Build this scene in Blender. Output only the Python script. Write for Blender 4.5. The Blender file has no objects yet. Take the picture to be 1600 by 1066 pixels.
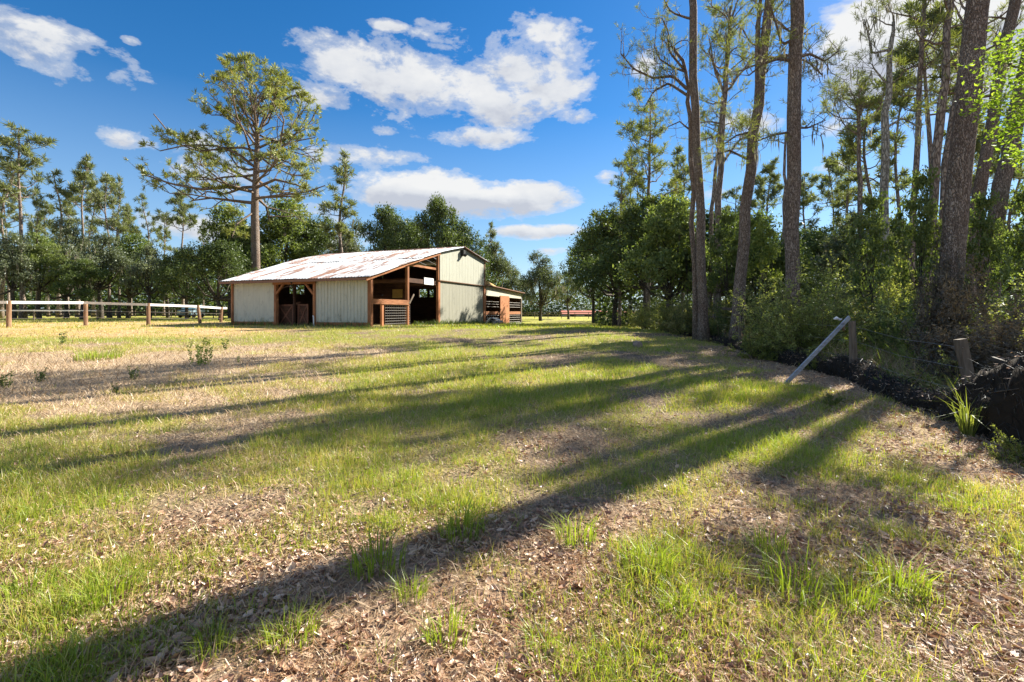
import bpy, math, random
import numpy as np
from math import sin, cos, tan, atan2, radians, pi, sqrt
from mathutils import Vector, Matrix

SC = bpy.context.scene
COL = SC.collection
F = 740.0            # focal length in photograph pixels
HOR = 487.0          # horizon row in the photograph
CAM_H = 1.5
SUN_AZ = radians(53.5)   # clockwise from the view direction (+Y)
SUN_EL = radians(34)

# ------------------------------------------------------------------ camera
cd = bpy.data.cameras.new('camera')
cam = bpy.data.objects.new('camera', cd)
COL.objects.link(cam)
cam.location = (0, 0, CAM_H)
cam.rotation_euler = (radians(90), 0, 0)
cd.sensor_width = 36
cd.lens = F / 1600 * 36
cd.shift_y = -(533 - HOR) / 1600
cd.clip_start = 0.05
cd.clip_end = 2000
SC.camera = cam
SC.view_settings.view_transform = 'Standard'
SC.view_settings.look = 'None'
SC.view_settings.exposure = 1.65
SC.view_settings.gamma = 1
SC.view_settings.use_curve_mapping = False
SC.cycles.max_bounces = 8
SC.cycles.diffuse_bounces = 4
SC.cycles.transmission_bounces = 4
SC.cycles.use_denoising = True

# ------------------------------------------------------------------ sky with clouds
W = bpy.data.worlds.new("World")
SC.world = W
W.use_nodes = True
nt = W.node_tree
nt.nodes.clear()


def N(tree, t, **kw):
    n = tree.nodes.new(t)
    for k, v in kw.items():
        setattr(n, k, v)
    return n


def Mth(tree, op, a, b=None, clamp=False):
    n = tree.nodes.new('ShaderNodeMath')
    n.operation = op
    n.use_clamp = clamp
    for i, v in enumerate((a, b)):
        if v is None:
            continue
        if isinstance(v, (int, float)):
            n.inputs[i].default_value = v
        else:
            tree.links.new(v, n.inputs[i])
    return n.outputs[0]


def Ramp(tree, fac, stops, interp='LINEAR'):
    n = tree.nodes.new('ShaderNodeValToRGB')
    n.color_ramp.interpolation = interp
    el = n.color_ramp.elements
    while len(el) < len(stops):
        el.new(0.5)
    for e, (p, c) in zip(el, stops):
        e.position = p
        e.color = (c, c, c, 1) if isinstance(c, (int, float)) else (*c, 1)
    tree.links.new(fac, n.inputs[0])
    return n.outputs[0]


def Mix(tree, fac, a, b, blend='MIX'):
    n = tree.nodes.new('ShaderNodeMix')
    n.data_type = 'RGBA'
    n.blend_type = blend
    for s, v in ((n.inputs[0], fac), (n.inputs[6], a), (n.inputs[7], b)):
        if isinstance(v, (int, float)):
            s.default_value = v
        elif isinstance(v, tuple):
            s.default_value = (*v, 1)
        else:
            tree.links.new(v, s)
    return n.outputs[2]


def Noise(tree, vec, scale, detail=4, rough=0.55, dist=0.0):
    n = tree.nodes.new('ShaderNodeTexNoise')
    n.inputs['Scale'].default_value = scale
    n.inputs['Detail'].default_value = detail
    n.inputs['Roughness'].default_value = rough
    n.inputs['Distortion'].default_value = dist
    if vec is not None:
        tree.links.new(vec, n.inputs['Vector'])
    return n.outputs['Fac']


def Mapping(tree, vec, scale=(1, 1, 1), rot=(0, 0, 0), loc=(0, 0, 0)):
    n = tree.nodes.new('ShaderNodeMapping')
    n.inputs['Scale'].default_value = scale
    n.inputs['Rotation'].default_value = rot
    n.inputs['Location'].default_value = loc
    tree.links.new(vec, n.inputs['Vector'])
    return n.outputs[0]


sky = N(nt, 'ShaderNodeTexSky', sky_type='NISHITA')
sky.sun_disc = False
sky.sun_elevation = SUN_EL
sky.sun_rotation = SUN_AZ
sky.altitude = 0
sky.air_density = 1.0
sky.dust_density = 0.15
sky.ozone_density = 3.0
hs = N(nt, 'ShaderNodeHueSaturation')
hs.inputs['Hue'].default_value = 0.503
hs.inputs['Saturation'].default_value = 1.36
hs.inputs['Value'].default_value = 1.0
nt.links.new(sky.outputs[0], hs.inputs['Color'])
tc = N(nt, 'ShaderNodeTexCoord')
sx = N(nt, 'ShaderNodeSeparateXYZ')
nt.links.new(tc.outputs['Generated'], sx.inputs[0])
az = Mth(nt, 'ARCTAN2', sx.outputs[0], sx.outputs[1])
el = Mth(nt, 'ARCSINE', sx.outputs[2])
CLOUDS = [  # photograph position and half-size of each cloud, weight
    (70, 62, 130, 46, 1), (110, 112, 50, 26, 1), (198, 125, 46, 22, .9), (195, 214, 56, 22, .9), (203, 62, 26, 9, .7),
    (600, 125, 160, 54, 1), (520, 150, 80, 26, 1), (700, 155, 130, 50, 1.05), (832, 92, 88, 60, 1.05), (850, 150, 80, 40, 1.05), (780, 170, 90, 36, 1), (700, 56, 66, 26, .85),
    (890, 182, 48, 18, .8), (745, 212, 88, 19, 1), (610, 40, 38, 10, .7), (590, 250, 84, 22, .9), (500, 245, 46, 14, .7),
    (665, 298, 116, 30, 1.7), (800, 312, 84, 26, 1.6), (730, 312, 90, 26, 1.6), (620, 300, 70, 26, 1.2), (600, 203, 30, 10, .6), (845, 362, 74, 11, 1.4), (868, 392, 30, 8, .6),
    (948, 278, 22, 13, .95), (1296, 262, 44, 10, .75), (1440, 50, 150, 75, 2.2), (1370, 80, 80, 60, 2.0), (1550, 55, 130, 80, 2.0),
    (1312, 200, 34, 18, .85), (330, 275, 80, 44, .85), (320, 225, 40, 20, .8), (430, 330, 130, 24, .6), (120, 345, 160, 16, .6),
    (1010, 105, 24, 22, .8), (1170, 190, 60, 40, .6), (340, 360, 140, 24, .7), (540, 375, 100, 20, .6), (1150, 300, 80, 12, .6),
]
field = None
under = None
for (px, py, rx, ry, w) in CLOUDS:
    a0 = math.atan((px - 800) / F)
    e0 = math.atan2((HOR - py) / F, sqrt(1 + ((px - 800) / F) ** 2))
    ca = cos(a0)
    ra = rx / F * ca * ca
    re = ry / F * ca * cos(e0)
    dx = Mth(nt, 'MULTIPLY', Mth(nt, 'SUBTRACT', az, a0), 1 / ra)
    dy = Mth(nt, 'MULTIPLY', Mth(nt, 'SUBTRACT', el, e0), 1 / re)
    d2 = Mth(nt, 'ADD', Mth(nt, 'MULTIPLY', dx, dx), Mth(nt, 'MULTIPLY', dy, dy))
    m = Mth(nt, 'SUBTRACT', w, d2)
    field = m if field is None else Mth(nt, 'MAXIMUM', field, m)
    # shade: lower half of each cloud is greyer
    mm = Mth(nt, 'MAXIMUM', m, 0.0)
    sh = Mth(nt, 'MULTIPLY', mm, dy)
    under = sh if under is None else Mth(nt, 'ADD', under, sh)
cv = Mapping(nt, tc.outputs['Generated'], scale=(1, 1, 1.9))
# unseen clouds over the rest of the sky, thickened to lift the shaded areas
away = Mth(nt, 'MULTIPLY', Mth(nt, 'SUBTRACT', 0.35, sx.outputs[1]), 6.0, clamp=True)
gen = Mth(nt, 'MULTIPLY', Mth(nt, 'SUBTRACT', Noise(nt, cv, 3.2, 3), 0.47), 9.0)
gen = Mth(nt, 'ADD', gen, Mth(nt, 'MULTIPLY', Mth(nt, 'SUBTRACT', away, 1.0), 5.0))
field = Mth(nt, 'MAXIMUM', field, gen)
field = Mth(nt, 'MAXIMUM', field, -1.2)
n1 = Noise(nt, cv, 9.0, 9, 0.62, 0.25)
n2 = Noise(nt, cv, 26.0, 7, 0.6, 0.1)
dens = Mth(nt, 'ADD', field, Mth(nt, 'MULTIPLY', Mth(nt, 'SUBTRACT', n1, 0.5), 4.6))
dens = Mth(nt, 'ADD', dens, Mth(nt, 'MULTIPLY', Mth(nt, 'SUBTRACT', n2, 0.5), 1.6))
alpha = Ramp(nt, Mth(nt, 'MULTIPLY', dens, 0.5, clamp=True), [(0.02, 0.0), (0.22, 0.40), (0.55, 0.97)], 'EASE')
shade = Mth(nt, 'ADD', Mth(nt, 'MULTIPLY', under, 0.62), 0.40)
shade = Mth(nt, 'ADD', shade, Mth(nt, 'MULTIPLY', Mth(nt, 'SUBTRACT', n2, 0.45), 1.1))
shade = Mth(nt, 'ADD', shade, Mth(nt, 'MULTIPLY', Mth(nt, 'SUBTRACT', n1, 0.5), -0.5), clamp=True)
ccol = Ramp(nt, shade, [(0.0, (3.7, 3.9, 4.4)), (0.4, (4.9, 5.05, 5.3)), (1.0, (5.9, 5.9, 5.85))])
up = Mth(nt, 'MULTIPLY', Mth(nt, 'ADD', sx.outputs[2], 0.0), 30.0, clamp=True)
alpha = Mth(nt, 'MULTIPLY', alpha, up)
# aerial veil low over the horizon
veil = Ramp(nt, sx.outputs[2], [(0.0, 0.75), (0.12, 0.40), (0.38, 0.0)])
skyc = Mix(nt, veil, hs.outputs[0], (3.3, 4.6, 6.4))
wcol = Mix(nt, alpha, skyc, ccol)
bg = N(nt, 'ShaderNodeBackground')
bg.inputs['Strength'].default_value = 0.05
nt.links.new(wcol, bg.inputs['Color'])
wo = N(nt, 'ShaderNodeOutputWorld')
nt.links.new(bg.outputs[0], wo.inputs[0])

# ------------------------------------------------------------------ sun
sd = bpy.data.lights.new('sun', 'SUN')
sd.energy = 5.0
sd.angle = radians(0.55)
sd.color = (1.0, 0.93, 0.80)
so = bpy.data.objects.new('sun', sd)
COL.objects.link(so)
sun_dir = Vector((sin(SUN_AZ) * cos(SUN_EL), cos(SUN_AZ) * cos(SUN_EL), sin(SUN_EL)))
so.rotation_euler = sun_dir.to_track_quat('Z', 'Y').to_euler()
so.location = (30, 30, 40)

# ------------------------------------------------------------------ helpers
_perm = np.random.RandomState(7).rand(256, 256)


def vnoise(x, y, s=0):
    x = np.asarray(x, float) + s * 17.31
    y = np.asarray(y, float) + s * 9.77
    xi = np.floor(x).astype(int)
    yi = np.floor(y).astype(int)
    fx = x - xi
    fy = y - yi
    fx = fx * fx * (3 - 2 * fx)
    fy = fy * fy * (3 - 2 * fy)
    g = lambda a, b: _perm[a & 255, b & 255]
    return (g(xi, yi) * (1 - fx) + g(xi + 1, yi) * fx) * (1 - fy) + (g(xi, yi + 1) * (1 - fx) + g(xi + 1, yi + 1) * fx) * fy


def fbm(x, y, sc, s=0, o=4):
    x = np.asarray(x, float) / sc
    y = np.asarray(y, float) / sc
    r = 0
    a = 1
    t = 0
    for i in range(o):
        r = r + a * vnoise(x, y, s + i)
        t += a
        a *= 0.55
        x = x * 2.03
        y = y * 2.03
    return r / t


def S(a, b, x):
    t = np.clip((np.asarray(x, float) - a) / (b - a), 0, 1)
    return t * t * (3 - 2 * t)


def gz(x, y):
    x = np.asarray(x, float)
    y = np.asarray(y, float)
    z = 0.65 * S(4, 25, y) * (1 - 0.6 * S(3, 12, x)) * (1 - S(-9, 2, x) * S(22, 60, y))
    return z + 0.05 * (fbm(x, y, 1.8, 3, 2) - 0.5) * np.clip(1.2 - y / 40, 0, 1)


def G(px, Y):
    X = (px - 800) / F * Y
    return Vector((X, Y, float(gz(X, Y))))


def P(px, py, Y):
    return Vector(((px - 800) / F * Y, Y, CAM_H + (HOR - py) / F * Y))


FY = [-20, 0, 5.2, 6.6, 7.6, 9.8, 12, 19.3, 37, 60, 90, 400]
FX = [4.2, 4.6, 5.6, 6.07, 6.25, 6.95, 7.0, 7.8, 10, 13, 18, 60]


def xf(y):
    return np.interp(y, FY, FX)


class MB:
    def __init__(s):
        s.v = []
        s.f = []
        s.sz = []
        s.mi = []
        s.n = 0

    def add(s, V, Fc, mat=0):
        V = np.asarray(V, float).reshape(-1, 3)
        Fc = np.asarray(Fc, int)
        s.v.append(V)
        s.f.append((Fc + s.n).ravel())
        s.sz.append(np.full(len(Fc), Fc.shape[1]))
        s.mi.append(np.full(len(Fc), mat))
        s.n += len(V)

    def box(s, x0, x1, y0, y1, z0, z1, mat=0):
        V = [(x, y, z) for x in (x0, x1) for y in (y0, y1) for z in (z0, z1)]
        s.add(V, [(0, 1, 3, 2), (4, 6, 7, 5), (0, 4, 5, 1), (2, 3, 7, 6), (0, 2, 6, 4), (1, 5, 7, 3)], mat)

    def bar(s, a, b, w, h=None, mat=0, upv=(0, 0, 1)):
        a = Vector(a)
        b = Vector(b)
        h = h or w
        d = (b - a).normalized()
        u = Vector(upv)
        if abs(d.dot(u)) > 0.95:
            u = Vector((0, 1, 0))
        r = d.cross(u).normalized() * w / 2
        t = r.cross(d).normalized() * h / 2
        V = []
        for p in (a, b):
            V += [p - r - t, p + r - t, p + r + t, p - r + t]
        s.add([tuple(v) for v in V], [(3, 2, 1, 0), (4, 5, 6, 7), (0, 1, 5, 4), (1, 2, 6, 5), (2, 3, 7, 6), (3, 0, 4, 7)], mat)

    def prism(s, poly, d, mat=0):
        """poly: list of 3d points (planar), d: thickness vector"""
        n = len(poly)
        A = np.array([tuple(p) for p in poly], float)
        B = A + np.array(tuple(d), float)
        V = np.vstack([A, B])
        s.add(V, [tuple(range(n))[::-1]], mat)
        k = s.n - 2 * n
        s.f.append(np.arange(n, 2 * n) + k)
        s.sz.append(np.array([n]))
        s.mi.append(np.array([mat]))
        q = [(i, (i + 1) % n, n + (i + 1) % n, n + i) for i in range(n)]
        s.f.append((np.array(q) + k).ravel())
        s.sz.append(np.full(n, 4))
        s.mi.append(np.full(n, mat))

    def tube(s, pts, rad, ns=6, mat=0, cap=True, rough=0.0, rng=None):
        pts = np.array([tuple(p) for p in pts], float)
        m = len(pts)
        rad = np.asarray(rad, float) * np.ones(m)
        T = np.gradient(pts, axis=0)
        T /= np.linalg.norm(T, axis=1)[:, None] + 1e-9
        ref = np.array([0.12, 1.0, 0.08]) if abs(T[:, 1]).mean() < 0.8 else np.array([1.0, 0.1, 0.1])
        A = np.cross(T, ref)
        A /= np.linalg.norm(A, axis=1)[:, None] + 1e-9
        B = np.cross(T, A)
        an = np.arange(ns) / ns * 2 * pi
        rr = rad[:, None] * np.ones((m, ns))
        if rough and rng is not None:
            rr = rr * (1 + rough * (rng.rand(m, ns) - 0.5))
        V = pts[:, None, :] + rr[:, :, None] * (np.cos(an)[None, :, None] * A[:, None, :] + np.sin(an)[None, :, None] * B[:, None, :])
        i, j = np.meshgrid(np.arange(m - 1), np.arange(ns), indexing='ij')
        j2 = (j + 1) % ns
        q = np.stack([i * ns + j, i * ns + j2, (i + 1) * ns + j2, (i + 1) * ns + j], -1).reshape(-1, 4)
        s.add(V.reshape(-1, 3), q, mat)
        if cap:
            k = s.n - m * ns
            s.f.append(np.arange(ns)[::-1] + k)
            s.f.append(np.arange((m - 1) * ns, m * ns) + k)
            s.sz.append(np.array([ns, ns]))
            s.mi.append(np.array([mat, mat]))

    def mesh(s, name, mats, smooth=False):
        me = bpy.data.meshes.new(name)
        V = np.vstack(s.v).astype(np.float32)
        L = np.concatenate(s.f).astype(np.int32)
        sz = np.concatenate(s.sz).astype(np.int32)
        mi = np.concatenate(s.mi).astype(np.int32)
        me.vertices.add(len(V))
        me.vertices.foreach_set('co', V.ravel())
        me.loops.add(len(L))
        me.loops.foreach_set('vertex_index', L)
        me.polygons.add(len(sz))
        st = np.concatenate([[0], np.cumsum(sz)[:-1]]).astype(np.int32)
        me.polygons.foreach_set('loop_start', st)
        try:
            me.polygons.foreach_set('loop_total', sz)
        except Exception:
            pass
        me.polygons.foreach_set('material_index', mi)
        me.polygons.foreach_set('use_smooth', np.full(len(sz), bool(smooth)))
        for m in (mats if isinstance(mats, (list, tuple)) else [mats]):
            me.materials.append(m)
        me.update(calc_edges=True)
        me.validate()
        return me

    def build(s, name, mats, parent=None, smooth=False):
        return link(name, s.mesh(name, mats, smooth), parent)


def link(name, me, parent=None):
    o = bpy.data.objects.new(name, me)
    COL.objects.link(o)
    if parent is not None:
        o.parent = parent
    return o


def tag(o, label=None, cat=None, group=None, kind=None):
    if label:
        o['label'] = label
    if cat:
        o['category'] = cat
    if group:
        o['group'] = group
    if kind:
        o['kind'] = kind
    return o


def empty(name, loc=(0, 0, 0), rz=0, scale=1):
    o = bpy.data.objects.new(name, None)
    COL.objects.link(o)
    o.location = loc
    o.rotation_euler = (0, 0, rz)
    o.scale = scale if isinstance(scale, (tuple, list)) else (scale,) * 3
    o.empty_display_size = 0.3
    return o


# ------------------------------------------------------------------ materials
def newmat(name):
    m = bpy.data.materials.new(name)
    m.use_nodes = True
    t = m.node_tree
    t.nodes.clear()
    out = N(t, 'ShaderNodeOutputMaterial')
    return m, t, out


def principled(t, out, col, rough=0.8, spec=0.3, metal=0.0, bump=None, bstr=0.3, bdist=0.02):
    b = N(t, 'ShaderNodeBsdfPrincipled')
    b.inputs['Specular IOR Level'].default_value = spec
    b.inputs['Metallic'].default_value = metal
    for s, v in ((b.inputs['Base Color'], col), (b.inputs['Roughness'], rough)):
        if isinstance(v, tuple):
            s.default_value = (*v, 1)
        elif isinstance(v, (int, float)):
            s.default_value = v
        else:
            t.links.new(v, s)
    if bump is not None:
        bn = N(t, 'ShaderNodeBump')
        bn.inputs['Strength'].default_value = bstr
        bn.inputs['Distance'].default_value = bdist
        t.links.new(bump, bn.inputs['Height'])
        t.links.new(bn.outputs[0], b.inputs['Normal'])
    t.links.new(b.outputs[0], out.inputs[0])
    return b


def leafmat(name, stops, trans=0.45, gloss=0.06, objvar=0.0, tcol=(1.0, 1.05, 0.45), big=0.0):
    """leaf and blade material: colour differs from island to island"""
    m, t, out = newmat(name)
    g = N(t, 'ShaderNodeNewGeometry')
    fac = g.outputs['Random Per Island']
    tcn = N(t, 'ShaderNodeTexCoord')
    nz = Noise(t, tcn.outputs['Object'], 0.9, 2)
    f = Mth(t, 'ADD', Mth(t, 'MULTIPLY', fac, 0.62), Mth(t, 'MULTIPLY', Mth(t, 'SUBTRACT', nz, 0.3), 1.0 if big == 0 else big))
    if objvar:
        oi = N(t, 'ShaderNodeObjectInfo')
        f = Mth(t, 'ADD', f, Mth(t, 'MULTIPLY', Mth(t, 'SUBTRACT', oi.outputs['Random'], 0.5), objvar))
    f = Mth(t, 'ADD', f, 0.0, clamp=True)
    col = Ramp(t, f, stops)
    d = N(t, 'ShaderNodeBsdfDiffuse')
    t.links.new(col, d.inputs[0])
    tr = N(t, 'ShaderNodeBsdfTranslucent')
    tcl = Mix(t, 1.0, col, tcol, 'MULTIPLY')
    t.links.new(tcl, tr.inputs[0])
    mx = N(t, 'ShaderNodeMixShader')
    mx.inputs[0].default_value = trans
    t.links.new(d.outputs[0], mx.inputs[1])
    t.links.new(tr.outputs[0], mx.inputs[2])
    gl = N(t, 'ShaderNodeBsdfGlossy')
    gl.inputs['Roughness'].default_value = 0.45
    gl.inputs['Color'].default_value = (0.9, 0.95, 1, 1)
    m2 = N(t, 'ShaderNodeMixShader')
    m2.inputs[0].default_value = gloss
    t.links.new(mx.outputs[0], m2.inputs[1])
    t.links.new(gl.outputs[0], m2.inputs[2])
    t.links.new(m2.outputs[0], out.inputs[0])
    return m


M = {}
M['pine'] = leafmat('pine_needles', [(0, (.10, .12, .04)), (.4, (.21, .245, .07)), (.8, (.36, .37, .11)), (1, (.42, .33, .14))], .35, .025, .2)
M['pine_far'] = leafmat('pine_needles_far', [(0, (.09, .11, .055)), (.5, (.18, .205, .095)), (1, (.28, .29, .14))], .4, .025, .3)
M['oak'] = leafmat('oak_leaves', [(0, (.05, .075, .028)), (.5, (.10, .14, .045)), (1, (.20, .24, .075))], .35, .025, .35)
M['oakgrey'] = leafmat('mossy_oak_leaves', [(0, (.08, .10, .06)), (.5, (.16, .19, .11)), (1, (.26, .28, .17))], .35, .025, .35)
M['mid'] = leafmat('broad_leaves', [(0, (.075, .11, .035)), (.5, (.15, .20, .06)), (1, (.28, .32, .11))], .45, .025, .4)
M['lime'] = leafmat('bright_leaves', [(0, (.14, .22, .03)), (.5, (.27, .38, .05)), (1, (.42, .50, .10))], .5, .025, .2)
M['young'] = leafmat('young_leaves', [(0, (.11, .15, .035)), (.5, (.22, .28, .06)), (1, (.38, .40, .12))], .5, .03, .3)
M['shrub'] = leafmat('shrub_leaves', [(0, (.12, .15, .035)), (.5, (.27, .30, .07)), (1, (.46, .44, .15))], .5, .025, .4)
M['under'] = leafmat('undergrowth_leaves', [(0, (.06, .08, .02)), (.35, (.16, .19, .04)), (.7, (.34, .32, .09)), (1, (.50, .37, .19))], .45, .05)
M['grassg'] = leafmat('green_grass', [(0, (.15, .21, .02)), (.5, (.28, .36, .035)), (1, (.47, .49, .08))], .5, .04)
M['grassy'] = leafmat('yellowing_grass', [(0, (.34, .32, .06)), (.5, (.50, .42, .13)), (1, (.62, .48, .25))], .45, .04)
M['straw'] = leafmat('dry_straw', [(0, (.27, .175, .10)), (.5, (.46, .33, .20)), (1, (.64, .50, .34))], .25, .03, tcol=(1, .95, .8))
M['litter'] = leafmat('fallen_leaves', [(0, (.13, .065, .04)), (.3, (.34, .19, .115)), (.6, (.50, .34, .22)), (.85, (.68, .54, .40)), (1, (.48, .20, .09))], .12, .06, tcol=(1, .8, .6), big=.6)
M['needle'] = leafmat('dead_pine_needles', [(0, (.20, .10, .05)), (.5, (.38, .21, .11)), (1, (.58, .38, .22))], .1, .03, tcol=(1, .9, .8))
M['moss'] = leafmat('hanging_moss', [(0, (.18, .17, .12)), (1, (.34, .31, .22))], .4, .02, tcol=(1, 1, .9))
M['fibre'] = leafmat('dark_fibres', [(0, (.012, .010, .008)), (.8, (.03, .024, .018)), (1, (.12, .10, .07))], .1, .05, tcol=(1, 1, 1))
M['vine'] = leafmat('dead_vines', [(0, (.05, .04, .025)), (.6, (.12, .09, .055)), (1, (.26, .21, .13))], .2, .04, tcol=(1, 1, .8))


def barkmat(name, c0, c1, c2, sc=6.0, plates=True):
    m, t, out = newmat(name)
    tcn = N(t, 'ShaderNodeTexCoord')
    mp = Mapping(t, tcn.outputs['Object'], scale=(1, 1, .33))
    v = N(t, 'ShaderNodeTexVoronoi', feature='DISTANCE_TO_EDGE')
    v.inputs['Scale'].default_value = sc * 2.9
    dn = N(t, 'ShaderNodeTexNoise')
    dn.inputs['Scale'].default_value = sc * 2
    t.links.new(mp, dn.inputs['Vector'])
    dm = N(t, 'ShaderNodeVectorMath', operation='MULTIPLY_ADD')
    dm.inputs[1].default_value = (.16, .16, .16)
    t.links.new(dn.outputs['Color'], dm.inputs[0])
    t.links.new(mp, dm.inputs[2])
    t.links.new(dm.outputs[0], v.inputs['Vector'])
    n1 = Noise(t, mp, sc * 3, 6, .65)
    n2 = Noise(t, tcn.outputs['Object'], 1.1, 3)
    crack = Ramp(t, v.outputs['Distance'], [(0.0, 0.05), (0.20, 1.0)])
    col = Ramp(t, n1, [(.3, c0), (.5, c1), (.68, c2)])
    col = Mix(t, Mth(t, 'MULTIPLY', Mth(t, 'SUBTRACT', n2, .35), 1.6, clamp=True), col, c2)
    col = Mix(t, crack, tuple(x * .5 for x in c0), col)
    h = Mth(t, 'ADD', Mth(t, 'MULTIPLY', crack, .7), Mth(t, 'MULTIPLY', n1, .5))
    principled(t, out, col, .9, .15, bump=h, bstr=.9, bdist=.03)
    return m


M['bark'] = barkmat('pine_bark', (.15, .105, .08), (.26, .19, .15), (.37, .32, .275), 7.5)
M['barkfar'] = barkmat('pine_bark_far', (.16, .12, .10), (.27, .21, .17), (.36, .31, .27), 3)
M['barkgrey'] = barkmat('grey_bark', (.20, .18, .15), (.34, .32, .28), (.50, .48, .43), 4)
M['barkdark'] = barkmat('oak_bark', (.05, .042, .034), (.10, .085, .07), (.18, .16, .13), 4)


def woodmat(name, c0, c1, c2, sc=3.0, axis=2, rough=.8):
    m, t, out = newmat(name)
    tcn = N(t, 'ShaderNodeTexCoord')
    s = [sc * 6] * 3
    s[axis] = sc * .6
    mp = Mapping(t, tcn.outputs['Object'], scale=tuple(s))
    n = Noise(t, mp, 1.0, 6, .65)
    nb = Noise(t, tcn.outputs['Object'], .9, 4)
    col = Ramp(t, n, [(.3, c0), (.5, c1), (.72, c2)])
    col = Mix(t, Mth(t, 'MULTIPLY', Mth(t, 'SUBTRACT', nb, .45), 2.5, clamp=True), col, tuple(x * .6 for x in c0))
    oi = N(t, 'ShaderNodeObjectInfo')
    hv = N(t, 'ShaderNodeHueSaturation')
    t.links.new(col, hv.inputs['Color'])
    t.links.new(Mth(t, 'ADD', Mth(t, 'MULTIPLY', oi.outputs['Random'], .35), .82), hv.inputs['Value'])
    principled(t, out, hv.outputs[0], rough, .2, bump=n, bstr=.4, bdist=.01)
    return m


M['redwood'] = woodmat('red_stained_wood', (.22, .085, .038), (.36, .15, .065), (.46, .24, .13))
M['doorwood'] = woodmat('worn_dark_red_wood', (.10, .045, .03), (.18, .08, .05), (.26, .13, .08))
M['redwoodh'] = woodmat('red_stained_beam', (.22, .085, .038), (.38, .16, .07), (.48, .26, .14), axis=1)
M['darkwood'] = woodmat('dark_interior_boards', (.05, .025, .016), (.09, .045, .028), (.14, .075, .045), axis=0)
M['greywood'] = woodmat('weathered_grey_wood', (.09, .07, .05), (.18, .14, .105), (.29, .235, .18))
M['postwood'] = woodmat('brown_fence_post', (.15, .085, .05), (.28, .17, .10), (.38, .26, .17))
M['darkpost'] = woodmat('dark_fence_wood', (.03, .026, .022), (.07, .06, .05), (.12, .10, .09))
M['whiteboard'] = woodmat('white_painted_board', (.66, .62, .54), (.74, .71, .64), (.82, .80, .75), axis=0, rough=.6)
M['greyboard'] = woodmat('weathered_white_board', (.16, .165, .18), (.30, .31, .34), (.48, .50, .53), axis=0, rough=.55)


def panelmat(name, base, dirt, streak=1.0, top=2.9):
    m, t, out = newmat(name)
    tcn = N(t, 'ShaderNodeTexCoord')
    mp = Mapping(t, tcn.outputs['Object'], scale=(3.2, 3.2, .5))
    n = Noise(t, mp, 1.5, 7, .65)
    blot = Noise(t, tcn.outputs['Object'], 2.6, 8, .72)
    sp = N(t, 'ShaderNodeSeparateXYZ')
    t.links.new(tcn.outputs['Object'], sp.inputs[0])
    low = Mth(t, 'SUBTRACT', 1.0, Mth(t, 'MULTIPLY', sp.outputs[2], 1.0), clamp=True)
    f = Mth(t, 'MULTIPLY', Mth(t, 'SUBTRACT', n, .47), 2.4 * streak, clamp=True)
    col = Mix(t, f, base, tuple(b * .72 for b in base))
    g = Mth(t, 'ADD', Mth(t, 'MULTIPLY', Mth(t, 'SUBTRACT', blot, .54), 5.0), Mth(t, 'MULTIPLY', low, .55), clamp=True)
    g = Mth(t, 'MULTIPLY', g, Mth(t, 'ADD', Mth(t, 'MULTIPLY', n, 1.2), -.1, clamp=True))
    col = Mix(t, g, col, dirt)
    fine = Noise(t, tcn.outputs['Object'], 14, 5, .6)
    col = Mix(t, Mth(t, 'MULTIPLY', Mth(t, 'SUBTRACT', fine, .6), 4.0, clamp=True), col, tuple(b * .6 for b in base))
    principled(t, out, col, .55, .35, bump=blot, bstr=.1)
    return m


M['cream'] = panelmat('cream_metal_siding', (.55, .53, .42), (.14, .14, .09))
M['creamlow'] = panelmat('tree_shaded_siding', (.275, .27, .215), (.13, .13, .09))  # lower cladding, colour darkened to stand for tree shade on it
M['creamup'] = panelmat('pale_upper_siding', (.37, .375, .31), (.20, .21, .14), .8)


def roofmat():
    m, t, out = newmat('rusty_galvanised_roof')
    tcn = N(t, 'ShaderNodeTexCoord')
    mp = Mapping(t, tcn.outputs['Object'], scale=(1.3, .22, .22))
    n = Noise(t, mp, 1.6, 7, .68, .4)
    mp2 = Mapping(t, tcn.outputs['Object'], scale=(5, .7, .7))
    n2 = Noise(t, mp2, 1.3, 6, .7)
    oi = N(t, 'ShaderNodeObjectInfo')
    f = Mth(t, 'ADD', n, Mth(t, 'MULTIPLY', Mth(t, 'SUBTRACT', oi.outputs['Random'], .5), .16))
    f = Mth(t, 'ADD', f, Mth(t, 'MULTIPLY', Mth(t, 'SUBTRACT', n2, .5), .35))
    rust = Ramp(t, f, [(.49, 0.0), (.60, 1.0)])
    rc = Ramp(t, n2, [(.3, (.10, .045, .03)), (.5, (.19, .095, .065)), (.7, (.28, .18, .14))])
    base = Ramp(t, n2, [(.3, (.155, .175, .21)), (.6, (.25, .275, .32))])
    col = Mix(t, rust, base, rc)
    rg = Mth(t, 'ADD', Mth(t, 'MULTIPLY', rust, .3), .6)
    b = principled(t, out, col, rg, .5, bump=n2, bstr=.1)
    t.links.new(Mth(t, 'MULTIPLY', Mth(t, 'SUBTRACT', 1.0, rust), .1), b.inputs['Metallic'])
    return m


M['roof'] = roofmat()


def flat(name, col, rough=.7, spec=.3, metal=0.0, var=.25, sc=8):
    m, t, out = newmat(name)
    tcn = N(t, 'ShaderNodeTexCoord')
    n = Noise(t, tcn.outputs['Object'], sc, 5, .6)
    c = Mix(t, n, tuple(x * (1 - var) for x in col), tuple(min(1, x * (1 + var)) for x in col))
    principled(t, out, c, rough, spec, metal, bump=n, bstr=.15)
    return m


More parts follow.
